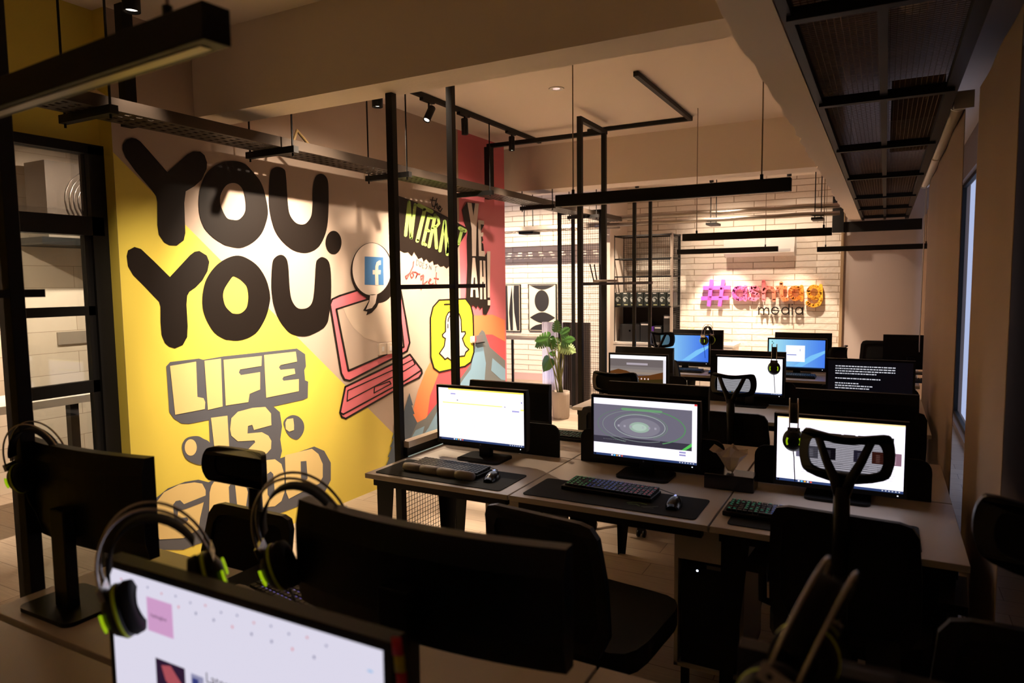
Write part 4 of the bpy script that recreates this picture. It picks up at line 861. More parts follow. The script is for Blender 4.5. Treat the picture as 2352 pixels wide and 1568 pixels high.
# ------------------------------------------------------------------ keyboards, pads, mice
def keyboard(x, y, rz, label, leds=None, rest=False, z=DZ+0.004):
    r = thing('keyboard', label, 'keyboard', (x, y, z), R(rz), 'keyboards')
    b = MB(); b.box((-0.215, -0.07, 0), (0.215, 0.07, 0.018), bplas); b.build('keyboard_body', r, bevel=0.004)
    kb = MB(); key = mat('key_black', (20, 20, 22), 0.5)
    for j in range(6):
        for i in range(20):
            if j == 0 and i in (6, 7, 8, 9): continue
            cx = -0.20+i*0.0205; cy = -0.057+j*0.0215; kb.box((cx, cy, 0.018), (cx+0.017, cy+0.017, 0.027+0.001*j), key)
    kb.box((-0.20+6*0.0205, -0.057, 0.018), (-0.20+10*0.0205-0.003, -0.040, 0.027), key); kb.build('keycaps', r)
    if leds:
        lb = MB(); random.seed(int(abs(x)*100))
        for j in range(6):
            for i in range(20):
                if random.random() < 0.75:
                    cx = -0.20+i*0.0205; cy = -0.057+j*0.0215; lb.box((cx+0.004, cy+0.013, 0.0277+0.001*j), (cx+0.012, cy+0.0155, 0.0281+0.001*j), emis(leds(i/19), 0.45))
        lb.box((0.03, 0.062, 0.019), (0.06, 0.066, 0.0205), emis((60, 90, 255), 3)); lb.build('key_lights', r)
    if rest:
        wr_ = MB()
        for k in range(4): wr_.lathe([(0.0, -0.052), (0.02, -0.05), (0.024, -0.02), (0.024, 0.02), (0.02, 0.05), (0.0, 0.052)], mat('grey_rest', (150, 140, 132), 0.6), Matrix.Translation((-0.16+k*0.107, -0.095, 0.018)) @ Matrix.Rotation(R(90), 4, 'Y'), 12)
        wr_.build('wrist_rest', r)
    return r
def mouse(x, y, rz, label, col=(120, 130, 160)):
    r = thing('computer_mouse', label, 'mouse', (x, y, DZ+0.004), R(rz), 'mice')
    b = MB(); vs = []
    for j in range(9):
        t_ = j/8; yy = -0.06+0.12*t_; hw = 0.034*math.sin(math.pi*(0.12+0.76*t_))**0.4; hh = 0.038*math.sin(math.pi*(0.1+0.7*t_))**0.7
        for i in range(9): a = math.pi*i/8; vs.append((hw*math.cos(a), yy, hh*math.sin(a)))
    b.add(vs, [(j*9+i, j*9+i+1, (j+1)*9+i+1, (j+1)*9+i) for j in range(8) for i in range(8)]+[tuple(range(9)), tuple(range(72, 81))[::-1]], bgloss, True); b.build('mouse_body', r)
    MB().box((-0.004, 0.02, 0.030), (0.004, 0.042, 0.037), emis(col, 1.0)).build('scroll_wheel', r)
    MB().tube([(0, 0.06, 0.012), (-0.02, 0.14, 0.006), (-0.1, 0.2, 0.005), (-0.2, 0.22, 0.005)], 0.002, bplas, 6).build('cable', r); return r
def mpad(x0, y0, x1, y1, label, logo=True):
    r = thingw('desk_mat', label, 'desk mat', ((x0+x1)/2, (y0+y1)/2, DZ), 'black desk mats')
    MB().plate([rrect(x0, y0, x1, y1, 0.02)], lambda a, b: (a, b, DZ+0.0005), bfab, d=(0, 0, 0.003)).build('mat_sheet', r)
    if logo:
        g = MB(); cx, cy = x0+(x1-x0)*0.68, y0+0.075; mm = mat('mat_print_green', (96, 130, 70), 0.8); m3 = mat('mat_print_grey', (120, 125, 128), 0.8)
        f = lambda a, b: (a, b, DZ+0.0042)
        g.stroke([(cx-0.06, cy+0.01), (cx-0.04, cy+0.025), (cx-0.01, cy+0.03), (cx+0.02, cy+0.022)], 0.008, f, mm); g.stroke([(cx-0.05, cy-0.005), (cx-0.02, cy+0.006), (cx, cy-0.01)], 0.006, f, mm)
        g.stroke([(cx+0.01, cy-0.012), (cx+0.05, cy+0.002), (cx+0.07, cy+0.018)], 0.007, f, m3); g.stroke([(cx+0.02, cy-0.022), (cx+0.06, cy-0.012)], 0.004, f, m3); g.build('printed_emblem', r)
    return r
def rgb(t_):
    return (40, 210, 120) if t_ < .25 else (60, 90, 230) if t_ < .6 else (150, 50, 160) if t_ < .75 else (230, 40, 50)
def aq(t_): return (40, 200, 150) if t_ < .4 else (70, 110, 220)
def vio(t_): return (120, 110, 220)
def gsoft(t_): return (70, 170, 130)
mpad(-2.26, 2.69, -1.53, 2.98, 'black desk mat with green emblem under the keyboard with wrist rest'); mpad(-1.42, 2.70, -0.64, 2.98, 'black desk mat with emblem under the rainbow-lit keyboard'); mpad(-0.52, 2.71, 0.14, 3.0, 'black desk mat under the keyboard behind the mesh headrest')
keyboard(-1.93, 2.88, -2, 'black keyboard with grey wrist rest in front of the yellow-lined screen', None, True); keyboard(-1.07, 2.90, -2, 'keyboard with rainbow key lights in front of the green-ringed screen', rgb); keyboard(-0.34, 2.87, 0, 'keyboard with aqua key lights at the right seam of the middle desk', aq)
mouse(-1.655, 2.84, 10, 'black mouse at the right end of the wrist rest keyboard', (160, 180, 230)); mouse(-0.76, 2.83, 5, 'black mouse beside the rainbow-lit keyboard', (150, 160, 220))
keyboard(-1.66, 3.82, 0, 'keyboard with faint aqua lights on the back desk beyond the yellow-lined screen', gsoft, False, DZ+0.001)
keyboard(-1.86, 7.22, 0, 'black keyboard below the plain blue desktop', None, False, DZ+0.001); keyboard(-0.78, 7.22, 0, 'black keyboard below the dialog box screen', None, False, DZ+0.001)
mouse(-1.55, 7.2, 0, 'small mouse below the plain blue desktop'); keyboard(0.12, 7.3, 0, 'pale keyboard at the far right by the blinds', None, False, DZ+0.001)
# second foreground keyboard and glossy strips behind the news monitor
k0 = keyboard(-1.50, 1.45, -10, 'dark keyboard with pale violet glints behind the news monitor', vio, True)
mpad(-1.86, 1.22, -1.2, 1.62, 'dark desk mat behind the news monitor', False); mpad(-0.56, 0.4, 0.2, 0.7, 'dark desk mat at the lower right below the frame', False)
ph = thing('phone', 'dark glossy phone lying before the keyboard behind the news monitor', 'phone', (-1.33, 1.29, DZ+0.004), R(-15))
MB().plate([rrect(-0.075, -0.035, 0.075, 0.035, 0.01)], lambda a, b: (a, b, 0), bgloss, d=(0, 0, 0.008)).build('body', ph)
# pool of light on the near desk, painted as a pale sheet
tag(MB().plate([[(-2.24, 3.02), (-1.93, 3.02), (-1.95, 3.2), (-2.22, 3.26)]], lambda a, b: (a, b, DZ+0.001), mat('light_patch', (235, 225, 212), 0.6), d=(0, 0, 0.0008)).build('lit_desk_patch'), 'brightly lit desk area behind the wrist rest keyboard, painted as a pale sheet', 'light_patch')
# white pedestals holding black computers
def pedestal(x0, x1, y0, label, z0=0.10, yd=0.45):
    r = thingw('under_desk_cabinet', label, 'cabinet', ((x0+x1)/2, y0+yd/2, z0), 'white cabinets under the desks')
    t_ = 0.016; c = MB()
    c.box((x0, y0, z0), (x0+t_, y0+yd, 0.718), deskw).box((x1-t_, y0, z0), (x1, y0+yd, 0.718), deskw).box((x0, y0, z0), (x1, y0+yd, z0+t_), deskw).box((x0, y0, 0.70), (x1, y0+yd, 0.718), deskw).box((x0, y0+yd-t_, z0), (x1, y0+yd, 0.718), deskw)
    c.build('carcass', r); MB().box((x0+t_, y0, 0.565), (x1-t_, y0+t_, 0.70), deskw).build('drawer_front', r)
    MB().box((x0+0.02, y0+0.04, 0), (x0+0.05, y0+0.07, z0), black).box((x1-0.05, y0+0.04, 0), (x1-0.02, y0+0.07, z0), black).box((x0+0.02, y0+yd-0.07, 0), (x0+0.05, y0+yd-0.04, z0), black).box((x1-0.05, y0+yd-0.07, 0), (x1-0.02, y0+yd-0.04, z0), black).build('feet', r)
    q = thingw('computer_tower', label.replace('white cabinet', 'black computer tower inside the cabinet'), 'computer', ((x0+x1)/2, y0+yd/2, z0+t_), 'computer towers')
    MB().box((x0+t_+0.012, y0+0.01, z0+t_), (x1-t_-0.012, y0+yd-0.03, 0.555), bplas).build('case', q, bevel=0.004)
    xm = x0+(x1-x0)*0.33; MB().lathe([(0, 0), (0.005, 0)], emis((220, 230, 255), 2), Matrix.Translation((xm, y0+0.0095, 0.52)) @ Matrix.Rotation(R(90), 4, 'X'), 12).build('power_light', q)
    MB().box((x0+0.13, y0+0.008, 0.535), (x0+0.20, y0+0.01, 0.55), mat('sticker_grey', (120, 110, 100), 0.6)).build('drive_slot', q); return r
pedestal(-0.735, -0.455, 2.75, 'white cabinet under the middle desk seam, most visible'); pedestal(-1.73, -1.475, 2.90, 'white cabinet behind the chair without headrest'); pedestal(0.0, 0.25, 2.90, 'white cabinet under the shop page desk, near the window')
pedestal(-2.05, -1.8, 4.95, 'white cabinet under the brown hills desk')
bb_ = thingw('storage_box', 'black box on the floor under the corner of the middle row', 'box', (-0.8, 3.3, 0))
# tissue box
tb = thing('tissue_box', 'black tissue box with a crumpled white tissue between two lit screens', 'tissue box', (-0.60, 3.22, DZ))
MB().box((-0.11, -0.06, 0), (0.11, 0.06, 0.07), bgloss).build('box', tb, bevel=0.004)
ts = MB(); random.seed(2); n = 12; vs = [(0, 0, 0.075)]
for j in range(4):
    for i in range(n): a = 2*math.pi*i/n; rr2 = (0.015, 0.035, 0.05, 0.06)[j]*(1+0.5*random.uniform(-1, 1)); vs.append((rr2*math.cos(a)*1.2, rr2*math.sin(a)*0.6, 0.07+(0.02, 0.06, 0.09, 0.11)[j]+random.uniform(-0.022, 0.022)))
ts.add(vs, [(0, 1+i, 1+(i+1) % n) for i in range(n)]+[(1+j*n+i, 1+j*n+(i+1) % n, 1+(j+1)*n+(i+1) % n, 1+(j+1)*n+i) for j in range(3) for i in range(n)], mat('tissue', (235, 218, 205), 0.9)); ts.build('tissue', tb)
bpy.data.objects.remove(bb_)
# ------------------------------------------------------------------ headsets
def headset(loc, rot, label, s=1.0, cord=True):
    r = thing('headset', label, 'headset', loc, 0, 'black and lime gaming headsets'); r.rotation_euler = rot; r.scale = (s, s, s)
    band = lambda a, off, k=1.0: (0.088*k*math.cos(a), off, 0.03+0.125*k*math.sin(a))
    for off in (-0.017, 0.017): MB().tube([band(math.pi*i/24, off) for i in range(25)], 0.0028, chrome, 8).build('band_wire', r)
    hb = MB(); vs = []
    for i in range(17):
        a = math.pi*(0.1+0.8*i/16); p = band(a, 0, 0.84)
        for off in (-0.02, 0.02): vs.append((p[0], off, p[2])); 
        for off in (0.018, -0.018): vs.append((p[0]*0.96, off, p[2]-0.004))
    hb.add(vs, [(4*i+k, 4*i+(k+1) % 4, 4*i+4+(k+1) % 4, 4*i+4+k) for i in range(16) for k in range(4)], bfab, True); hb.build('headband', r)
    for s_ in (-1, 1):
        MB().box((s_*0.084, -0.025, 0.022), (s_*0.092, 0.025, 0.044), chrome).lathe([(0, 0), (0.004, 0)], black, Matrix.Translation((s_*0.0925, -0.012, 0.033)) @ Matrix.Rotation(s_*R(90), 4, 'Y'), 10).lathe([(0, 0), (0.004, 0)], black, Matrix.Translation((s_*0.0925, 0.012, 0.033)) @ Matrix.Rotation(s_*R(90), 4, 'Y'), 10).build('hinge_plate', r)
        M = Matrix.Translation((s_*0.07, 0, -0.015)) @ Matrix.Rotation(s_*R(90), 4, 'Y') @ Matrix.Scale(1.12, 4, (1, 0, 0))
        c = MB().lathe([(0.0, 0.030), (0.022, 0.028), (0.034, 0.020), (0.043, 0.006), (0.043, -0.004), (0.0, -0.004)], bplas, M).build('ear_cup', r)
        MB().lathe([(0.0435, 0.0), (0.0445, 0.002), (0.0435, 0.006), (0.0425, 0.006)], lime, M).build('accent_ring', c)
        for t0 in (60, 240):
            lg = MB(); lg.plate([[(0.031*math.cos(R(t0+k*10)), 0.031*math.sin(R(t0+k*10))) for k in range(7)]+[(0.024*math.cos(R(t0+60-k*10)), 0.024*math.sin(R(t0+60-k*10))) for k in range(7)]], lambda a, b, M=M: M @ Vector((a, b, 0.0275)), emis((190, 230, 20), 0.5), d=M.to_3x3() @ Vector((0, 0, 0.0035))); lg.build('light_strip', c)
        MB().lathe([(0.040, -0.004), (0.044, -0.010), (0.042, -0.022), (0.030, -0.026), (0.022, -0.018), (0.020, -0.004)], bfab, M).build('ear_pad', r)
    if cord: MB().tube([(-0.07, 0, -0.065), (-0.07, -0.004, -0.09), (-0.06, -0.006, -0.14), (-0.055, -0.01, -0.2)], 0.0022, bplas, 6).build('cable', r)
    return r
H = lambda px, py, Y: tuple(atY(px, py, Y))
c_ = atY(272, 1392, 0.655)+Vector((0.045, 0.052, 0.022))
headset(tuple(c_), (R(4), R(-14), R(49)), 'headset hung on the left corner of the news monitor', 0.95, False)
headset(H(712, 1255, 1.03), (R(4), R(-20), R(34)), 'headset hung on the left corner of the large dark curved monitor', 1.05)
headset(H(92, 1075, 1.14), (R(4), R(-14), R(30)), 'headset resting at the left edge on the far left curved monitor', 0.95)
headset(H(1822, 1540, 0.86), (R(19), 0, R(80)), 'headset at the lower right with pale straps pointing up', 0.95)
headset(H(1822, 995, 3.24), (0, 0, R(97)), 'headset hung on the left corner of the shop page screen', 1.0)
headset(H(1778, 838, 5.4), (0, 0, R(97)), 'headset hung on the right corner of the empty white screen', 1.0)
headset(H(1625, 778, 7.45), (0, 0, R(70)), 'headset hung on the right corner of the plain blue desktop', 1.0)

ly_ = thing('striped_lanyard', 'red and yellow striped lanyard over the right corner of the news monitor', 'lanyard', tuple(atY(905, 1462, 0.69)))
for k, c_ in enumerate(((200, 40, 60), (190, 180, 30), (200, 40, 60), (120, 150, 40), (170, 30, 60))):
    MB().tube([(0.004+0.003*k, 0, -0.022*k), (0.008+0.003*k, -0.003, -0.022*(k+1))], 0.009, mat('lanyard_%d' % k, c_, 0.7), 8, flat=0.3).build('band', ly_)
# ================================================================== FAR END
# sign: letters drawn as strokes on the wall plane, cut from thick board and held off the wall
sg = thingw('wall_sign', 'pink to orange hashtag media sign in raised letters on the brick wall', 'sign', (-1.6, YB, 1.3))
gm = mat('sign_gradient', (220, 120, 190), 0.45); nt = gm.node_tree; b = nt.nodes['Principled BSDF']
tc = nt.nodes.new('ShaderNodeTexCoord'); sx = nt.nodes.new('ShaderNodeSeparateXYZ'); mr = nt.nodes.new('ShaderNodeMapRange'); cr = nt.nodes.new('ShaderNodeValToRGB')
mr.inputs[1].default_value = -2.52; mr.inputs[2].default_value = -0.78
for i, (p, c) in enumerate(((0.0, (186, 90, 214)), (0.3, (240, 110, 200)), (0.6, (240, 130, 110)), (0.8, (245, 140, 60)), (1.0, (240, 175, 50)))):
    el = cr.color_ramp.elements[i] if i < 2 else cr.color_ramp.elements.new(p); el.position = p; el.color = (*lin(c), 1)
nt.links.new(tc.outputs['Object'], sx.inputs[0]); nt.links.new(sx.outputs['X'], mr.inputs[0]); nt.links.new(mr.outputs[0], cr.inputs[0]); nt.links.new(cr.outputs[0], b.inputs['Base Color'])
SY = YB-0.075
sf = lambda x, y: atY(x, y, SY)
arc = lambda cx, cy, r, a0, a1, n=12: [(cx+r*math.cos(R(a0+(a1-a0)*i/n)), cy+r*math.sin(R(a0+(a1-a0)*i/n))) for i in range(n+1)]
def letter(strokes, w_, m, dep=0.045, caps=True):
    mb = MB()
    for s_ in strokes: mb.stroke(s_, w_, sf, m, d=(0, dep, 0), caps=caps)
    return mb.build('letter', sg)
hb = MB()
for s_, w_ in (([(1634.5, 642), (1627.5, 703.5)], 8.5), ([(1661, 641.5), (1652.5, 703.5)], 8.5), ([(1614.5, 661), (1677, 660)], 9), ([(1610, 685), (1673.5, 684)], 9)):
    hb.stroke(s_, w_, sf, gm, d=(0, 0.045, 0), caps=False)
hb.build('letter', sg)
letter([arc(1698, 673, 13.5, 0, 360, 20), [(1711.5, 659), (1711.5, 688)]], 8.5, gm)
letter([[(1741, 663), (1734, 659.5), (1725, 661), (1723.5, 667), (1731, 672), (1740, 676), (1741, 683), (1733, 688), (1721, 685)]], 8, gm)
letter([[(1753.5, 646), (1754, 689)], [(1754, 673), (1756.5, 664), (1764, 659.5), (1773, 661), (1777, 669), (1777.5, 689)]], 8, gm)
letter([[(1794, 650), (1795, 680), (1799, 688), (1808, 687)], [(1785, 660), (1804, 660)]], 8, gm)
letter([arc(1827, 673, 13.5, 0, 360, 20), [(1841, 658), (1841, 688)]], 8.5, gm)
letter([arc(1870, 671, 13.5, 0, 360, 20), [(1885, 656), (1885.5, 688), (1881, 698), (1870, 702), (1859, 700), (1854, 695)]], 8.5, gm)
mk = mat('sign_black', (24, 18, 16), 0.4)
letter([[(1742.5, 706), (1742.5, 722)], [(1742.5, 712), (1747.5, 706.5), (1753, 708), (1754, 714), (1754, 722)], [(1754, 713), (1759, 706.5), (1764.5, 708), (1765.5, 714), (1765.5, 722)]], 2.4, mk, 0.03)
letter([arc(1780, 713.5, 8, -355, -30, 18), [(1772, 713), (1788, 713)]], 2.4, mk, 0.03)
letter([arc(1803.5, 713.5, 8, 0, 360, 18), [(1812, 698.5), (1812, 722)]], 2.4, mk, 0.03)
letter([[(1819.5, 706), (1819.5, 722)], [(1819.5, 699.3), (1819.5, 699.8)]], 2.6, mk, 0.03)
letter([arc(1835, 713.5, 8, 0, 360, 18), [(1843.5, 706), (1843.5, 722)]], 2.4, mk, 0.03)
pins = MB()
for px, py in ((1630, 680), (1657, 665), (1690, 680), (1732, 672), (1754, 665), (1795, 670), (1827, 685), (1870, 683), (1742.5, 714), (1780, 721), (1812, 706), (1843.5, 714)):
    p = sf(px, py); pins.cyl((p.x, SY+0.02, p.z), (p.x, YB, p.z), 0.004, chrome, 8)
pins.build('standoff_pins', sg)
# split air conditioner
acu = thingw('air_conditioner', 'white wall mounted air conditioner above the sign', 'air conditioner', (-1.65, YB, 2.05))
xa, xb = -2.12, -1.155
MB().plate([[(YB-0.001, 2.06), (YB-0.15, 2.05), (YB-0.2, 2.10), (YB-0.2, 2.30), (YB-0.14, 2.36), (YB-0.001, 2.36)]], lambda y, z: (xa, y, z), whitep, d=(xb-xa, 0, 0)).build('casing', acu, bevel=0.01)
MB().box((xa+0.05, YB-0.205, 2.115), (xb-0.05, YB-0.2, 2.15), mat('vent_grey', (190, 186, 186), 0.5)).build('louvre', acu)
# art prints (plain geometric stand-ins)
inkm = mat('print_ink', (30, 26, 26), 0.6); papm = mat('print_paper', (236, 224, 200), 0.7)
def art(px0, px1, pyt, pyb, label, loops):
    a, b_ = atY(px0, pyt, YB-0.03), atY(px1, pyb, YB-0.03); x0, x1, z1, z0 = a.x, b_.x, a.z, b_.z
    r = thingw('art_print', label, 'art print', ((x0+x1)/2, YB, z0))
    MB().box((x0, YB-0.03, z0), (x1, YB-0.005, z1), papm).build('canvas', r)
    fr_ = MB()
    for c in (((x0-0.012, z0-0.012), (x1+0.012, z0)), ((x0-0.012, z1), (x1+0.012, z1+0.012)), ((x0-0.012, z0), (x0, z1)), ((x1, z0), (x1+0.012, z1))): fr_.box((c[0][0], YB-0.04, c[0][1]), (c[1][0], YB-0.001, c[1][1]), black)
    fr_.build('picture_frame', r); g = MB()
    for l in loops: g.plate([l], lambda u, v: (x0+u*(x1-x0), YB-0.0315, z1-v*(z1-z0)), inkm)
    g.build('printed_shapes', r)
lens = lambda cx, cy, rx, ry: [(cx+rx*(2*i/16-1), cy-ry*math.sin(math.pi*i/16)) for i in range(17)]+[(cx+rx*(1-2*i/16), cy+ry*math.sin(math.pi*i/16)) for i in range(1, 16)]
art(1215, 1277, 654, 760, 'framed print with a black egg shape above a black leaf shape', [ell(.48, .35, .27, .235), lens(.5, .715, .48, .12), [(.03, .01), (.97, .01)]+[(.97-.94*i/12, .01+.10*math.sin(math.pi*i/12)) for i in range(1, 12)], [(.0, .99), (.1, .93), (.25, .88), (.45, .85), (.7, .84), (.98, .90), (.98, .99)]])
art(1120, 1195, 655, 760, 'framed print with black and white curved stripes, half hidden by the pink wall end', [[(.02, .01), (.62, .01), (.64, .99), (.02, .99)], [(.98, .01), (.82, .01), (.80, .25), (.82, .6), (.9, .99), (.98, .99)], [(.76, .01), (.70, .3), (.66, .6), (.70, .99), (.78, .99), (.78, .4)]])
# storage rack
rk = thingw('storage_rack', 'tall black steel rack with mesh back standing on a white base cabinet', 'rack', (-3.2, 10.3, 0.78))
rx0, rx1, ry0, ry1 = -3.71, -2.80, 10.2, 10.62; RZ = (1.335, 1.79, 2.06, 2.41)
for x in (rx0, rx1):
    for y in (ry0, ry1): MB().box((x-0.018, y-0.018, 0.78), (x+0.018, y+0.018, 2.42), black if not (x == rx1 and y == ry0) else mat('grey_post', (150, 135, 122), 0.5)).build('post', rk)
for z in RZ:
    q = MB().box((rx0, ry0-0.018, z-0.02), (rx1, ry0+0.018, z), black).box((rx0, ry1-0.018, z-0.02), (rx1, ry1+0.018, z), black).box((rx0-0.018, ry0, z-0.02), (rx0+0.018, ry1, z), black).box((rx1-0.018, ry0, z-0.02), (rx1+0.018, ry1, z), black)
    if z < 1.5: q.box((rx0, ry0, z-0.012), (rx1, ry1, z), black)
    q.build('shelf', rk)
m2 = MB(); wire_mesh(m2, (rx0, ry1+0.02, 1.35), (1, 0, 0), (0, 0, 1), rx1-rx0, 1.05, 0.03, 0.0035, black); wire_mesh(m2, (rx1+0.01, ry0, 0.8), (0, 1, 0), (0, 0, 1), ry1-ry0, 1.6, 0.03, 0.0035, black); m2.build('wire_mesh', rk)
MB().box((rx0, ry1+0.02, 0.79), (rx1, ry1+0.03, 1.33), mat('dark_back_board', (50, 40, 36), 0.8)).build('back_board', rk)
bc = thingw('base_cabinet', 'white low cabinet under the black storage rack', 'cabinet', (-3.1, 10.4, 0))
MB().box((-3.74, 10.16, 0.0), (-1.9, 10.66, 0.74), whitep).build('carcass', bc); MB().box((-3.76, 10.14, 0.745), (-1.88, 10.68, 0.778), whitep).build('worktop', bc)
for i in range(4): MB().box((-3.73+0.46*i, 10.14, 0.03), (-3.28+0.46*i, 10.158, 0.73), whitep).build('door', bc)
bxm = mat('box_dark', (38, 44, 40), 0.5); sv = mat('box_picture', (170, 175, 170), 0.4); ly = mat('box_label', (205, 205, 150), 0.5)
def boxes():
    w0 = 0.112; first = None
    for i in range(8):
        x = -3.64+i*0.116; lb = ('dark headset box, %s on the rack shelf' % ('leftmost', 'second from left', 'third from left', 'fourth from left', 'fifth from left', 'third from right', 'second from right', 'rightmost')[i])
        if first is None:
            r = thing('product_box', lb, 'box', (x, 10.22, 1.335), 0, 'headset boxes on the rack')
            MB().box((-0.052, 0, 0), (0.052, 0.2, 0.205), bxm).build('carton', r)
            g = MB(); f = lambda a, b_: (a, -0.001, b_); g.stroke(arc(0.0, 0.10, 0.034, 20, 250, 12), 0.012, f, sv); g.plate([ell(-0.012, 0.085, 0.02, 0.026)], lambda a, b_: (a, -0.002, b_), sv); g.build('printed_headset', r)
            g = MB().box((-0.03, -0.002, 0.185), (0.02, 0, 0.195), whitep).box((-0.02, -0.002, 0.01), (0.035, 0, 0.022), ly); g.build('printed_label', r); first = r
        else: dup(first, (x, 10.22, 1.335), 0, lb, 'headset boxes on the rack')
boxes()
def carton(x0, x1, z0, z1, y0, col, label, lid=None, name='computer_case'):
    r = thingw(name, label, 'computer' if name == 'computer_case' else 'box', ((x0+x1)/2, y0, z0)); MB().box((x0, y0, z0), (x1, y0+0.3, z1), mat('carton_%d_%d' % col[:2], col, 0.45)).build('body', r, bevel=0.004)
    if lid: MB().box((x0+0.01, y0-0.002, z1-0.02-lid), (x1-0.01, y0, z1-0.02), whitep).build('label_strip', r)
    return r
q = carton(-3.62, -3.30, 0.785, 1.05, 10.24, (20, 20, 22), 'black computer case lying at the left of the rack bottom shelf')
MB().lathe([(0, 0), (0.016, 0)], chrome, Matrix.Translation((-3.46, 10.238, 0.95)) @ Matrix.Rotation(R(90), 4, 'X'), 14).build('badge', q)
carton(-3.29, -3.15, 0.785, 1.08, 10.24, (28, 28, 30), 'upright black computer case with pale strip on the rack bottom shelf', 0.02)
carton(-3.13, -3.08, 0.785, 1.02, 10.24, (86, 40, 150), 'narrow purple box on the rack bottom shelf', None, 'product_box')
carton(-3.07, -2.96, 0.785, 1.03, 10.23, (36, 36, 38), 'black headset box standing right of the purple box', 0.015, 'product_box')
carton(-2.93, -2.82, 0.785, 1.20, 10.24, (44, 42, 42), 'tall dark speaker case with a grey top at the right of the rack', 0.03)
# small cactus-like plant on the cabinet
cp = thing('small_potted_plant', 'tiny yellowish potted plant on the white cabinet beside the rack', 'plant', (-2.55, 10.35, 0.778))
MB().lathe([(0, 0), (0.035, 0), (0.045, 0.07), (0.04, 0.07), (0, 0.06)], whitep).build('pot', cp); g = MB(); yl = mat('dry_leaf', (200, 180, 90), 0.7)
for k in range(9): a = k*0.7; g.tube([(0, 0, 0.06), (0.03*math.cos(a), 0.03*math.sin(a), 0.12), (0.06*math.cos(a), 0.05*math.sin(a), 0.2+0.02*(k % 3))], [0.006, 0.005, 0.002], yl, 6)
g.build('leaves', cp)
# potted monstera
pot = (-3.55, 7.84)
mp_ = thing('potted_monstera', 'tall leafy plant in a ribbed pale pot at the end of the pink wall', 'plant', (pot[0], pot[1], 0))
cm = mat('concrete_pot', (176, 160, 146), 0.85, bump=0.1, bscale=40)
q = MB(); vs = []; N_ = 72
prof = [(0.095, 0.0), (0.105, 0.03), (0.112, 0.30), (0.112, 0.345), (0.098, 0.345), (0.095, 0.30)]
for (r_, z) in prof:
    for k in range(N_): a = 2*math.pi*k/N_; rr3 = r_+(0.003*math.cos(a*24) if z < 0.34 else 0); vs.append((rr3*math.cos(a), rr3*math.sin(a), z))
q.add(vs, [(i*N_+k, i*N_+(k+1) % N_, (i+1)*N_+(k+1) % N_, (i+1)*N_+k) for i in range(5) for k in range(N_)]+[tuple(range(N_))[::-1]], cm, True); q.build('pot', mp_)
MB().lathe([(0, 0.30), (0.095, 0.30)], mat('soil', (50, 36, 26), 0.95)).build('soil', mp_)
leafm = mat('monstera_leaf', (64, 104, 44), 0.35); leaf2 = mat('monstera_leaf_pale', (150, 176, 110), 0.4)
stems = MB()
def L_(px, py, dy=0.0): p = atY(px, py, pot[1]+dy); return Vector((p.x-pot[0], dy, p.z))
base_ = Vector((0, 0, 0.3))
def leaf(c, d, size, m, roll=0.3, slit=True):
    d = Vector(d).normalized(); n = Vector((0.1+roll*0.5, -0.85, 0.5)); s = d.cross(n).normalized(); n = s.cross(d).normalized(); g = MB()
    def f(u, v): return c+s*(u*size)+d*(v*size)+n*(-0.22*size*(u*u*2.2)-0.18*size*v*v)
    for sd in (-1, 1):
        o = [(0, 0.0), (0.22, -0.10), (0.42, 0.0), (0.52, 0.18)]
        if slit:
            for k, vv in enumerate((0.22, 0.40, 0.58, 0.74)):
                wdt = (0.53, 0.50, 0.42, 0.30)[k]; o += [(wdt, vv-0.02), (0.17, vv+0.0), (wdt-0.01, vv+0.06), (wdt-0.03, vv+0.11)]
        else: o += [(0.5, 0.4), (0.4, 0.65), (0.22, 0.85)]
        o += [(0.1, 0.95), (0, 1.08)]
        pts_ = [(sd*x, y) for x, y in o]
        if sd < 0: pts_ = pts_[::-1]
        g.plate([pts_], f, m, d=n*0.0012)
    g.build('leaf', mp_)
for (px, py, dx, dz, sz, m, sl_) in ((1262, 775, -1.0, -0.15, 0.20, leafm, True), (1278, 762, 0.05, 0.5, 0.15, leafm, True), (1290, 785, 0.7, 0.2, 0.17, leafm, True), (1296, 796, 0.9, -0.30, 0.16, leaf2, True), (1283, 790, 0.45, -0.8, 0.13, leaf2, True), (1262, 822, -0.5, -0.9, 0.19, leafm, False), (1268, 785, -0.6, 0.25, 0.15, leafm, True), (1275, 812, -0.6, 0.1, 0.08, leafm, False), (1288, 768, 0.5, 0.35, 0.15, leafm, True), (1252, 782, -0.9, -0.45, 0.16, leafm, True), (1275, 775, -0.2, -0.6, 0.16, leafm, True), (1300, 780, 0.9, 0.1, 0.12, leafm, True)):
    tip = L_(px, py, random.uniform(-0.08, 0.05)); leaf(tip, (dx, -0.15, dz), sz, m, random.uniform(-0.3, 0.3), sl_)
    mid = base_.lerp(tip, 0.55)+Vector((random.uniform(-0.03, 0.03), 0, 0.05)); stems.tube([base_+Vector((random.uniform(-.04, .04), random.uniform(-.03, .03), 0)), mid, tip], [0.009, 0.007, 0.004], mat('stem_green', (110, 110, 60), 0.6), 8)
stems.build('stems', mp_)
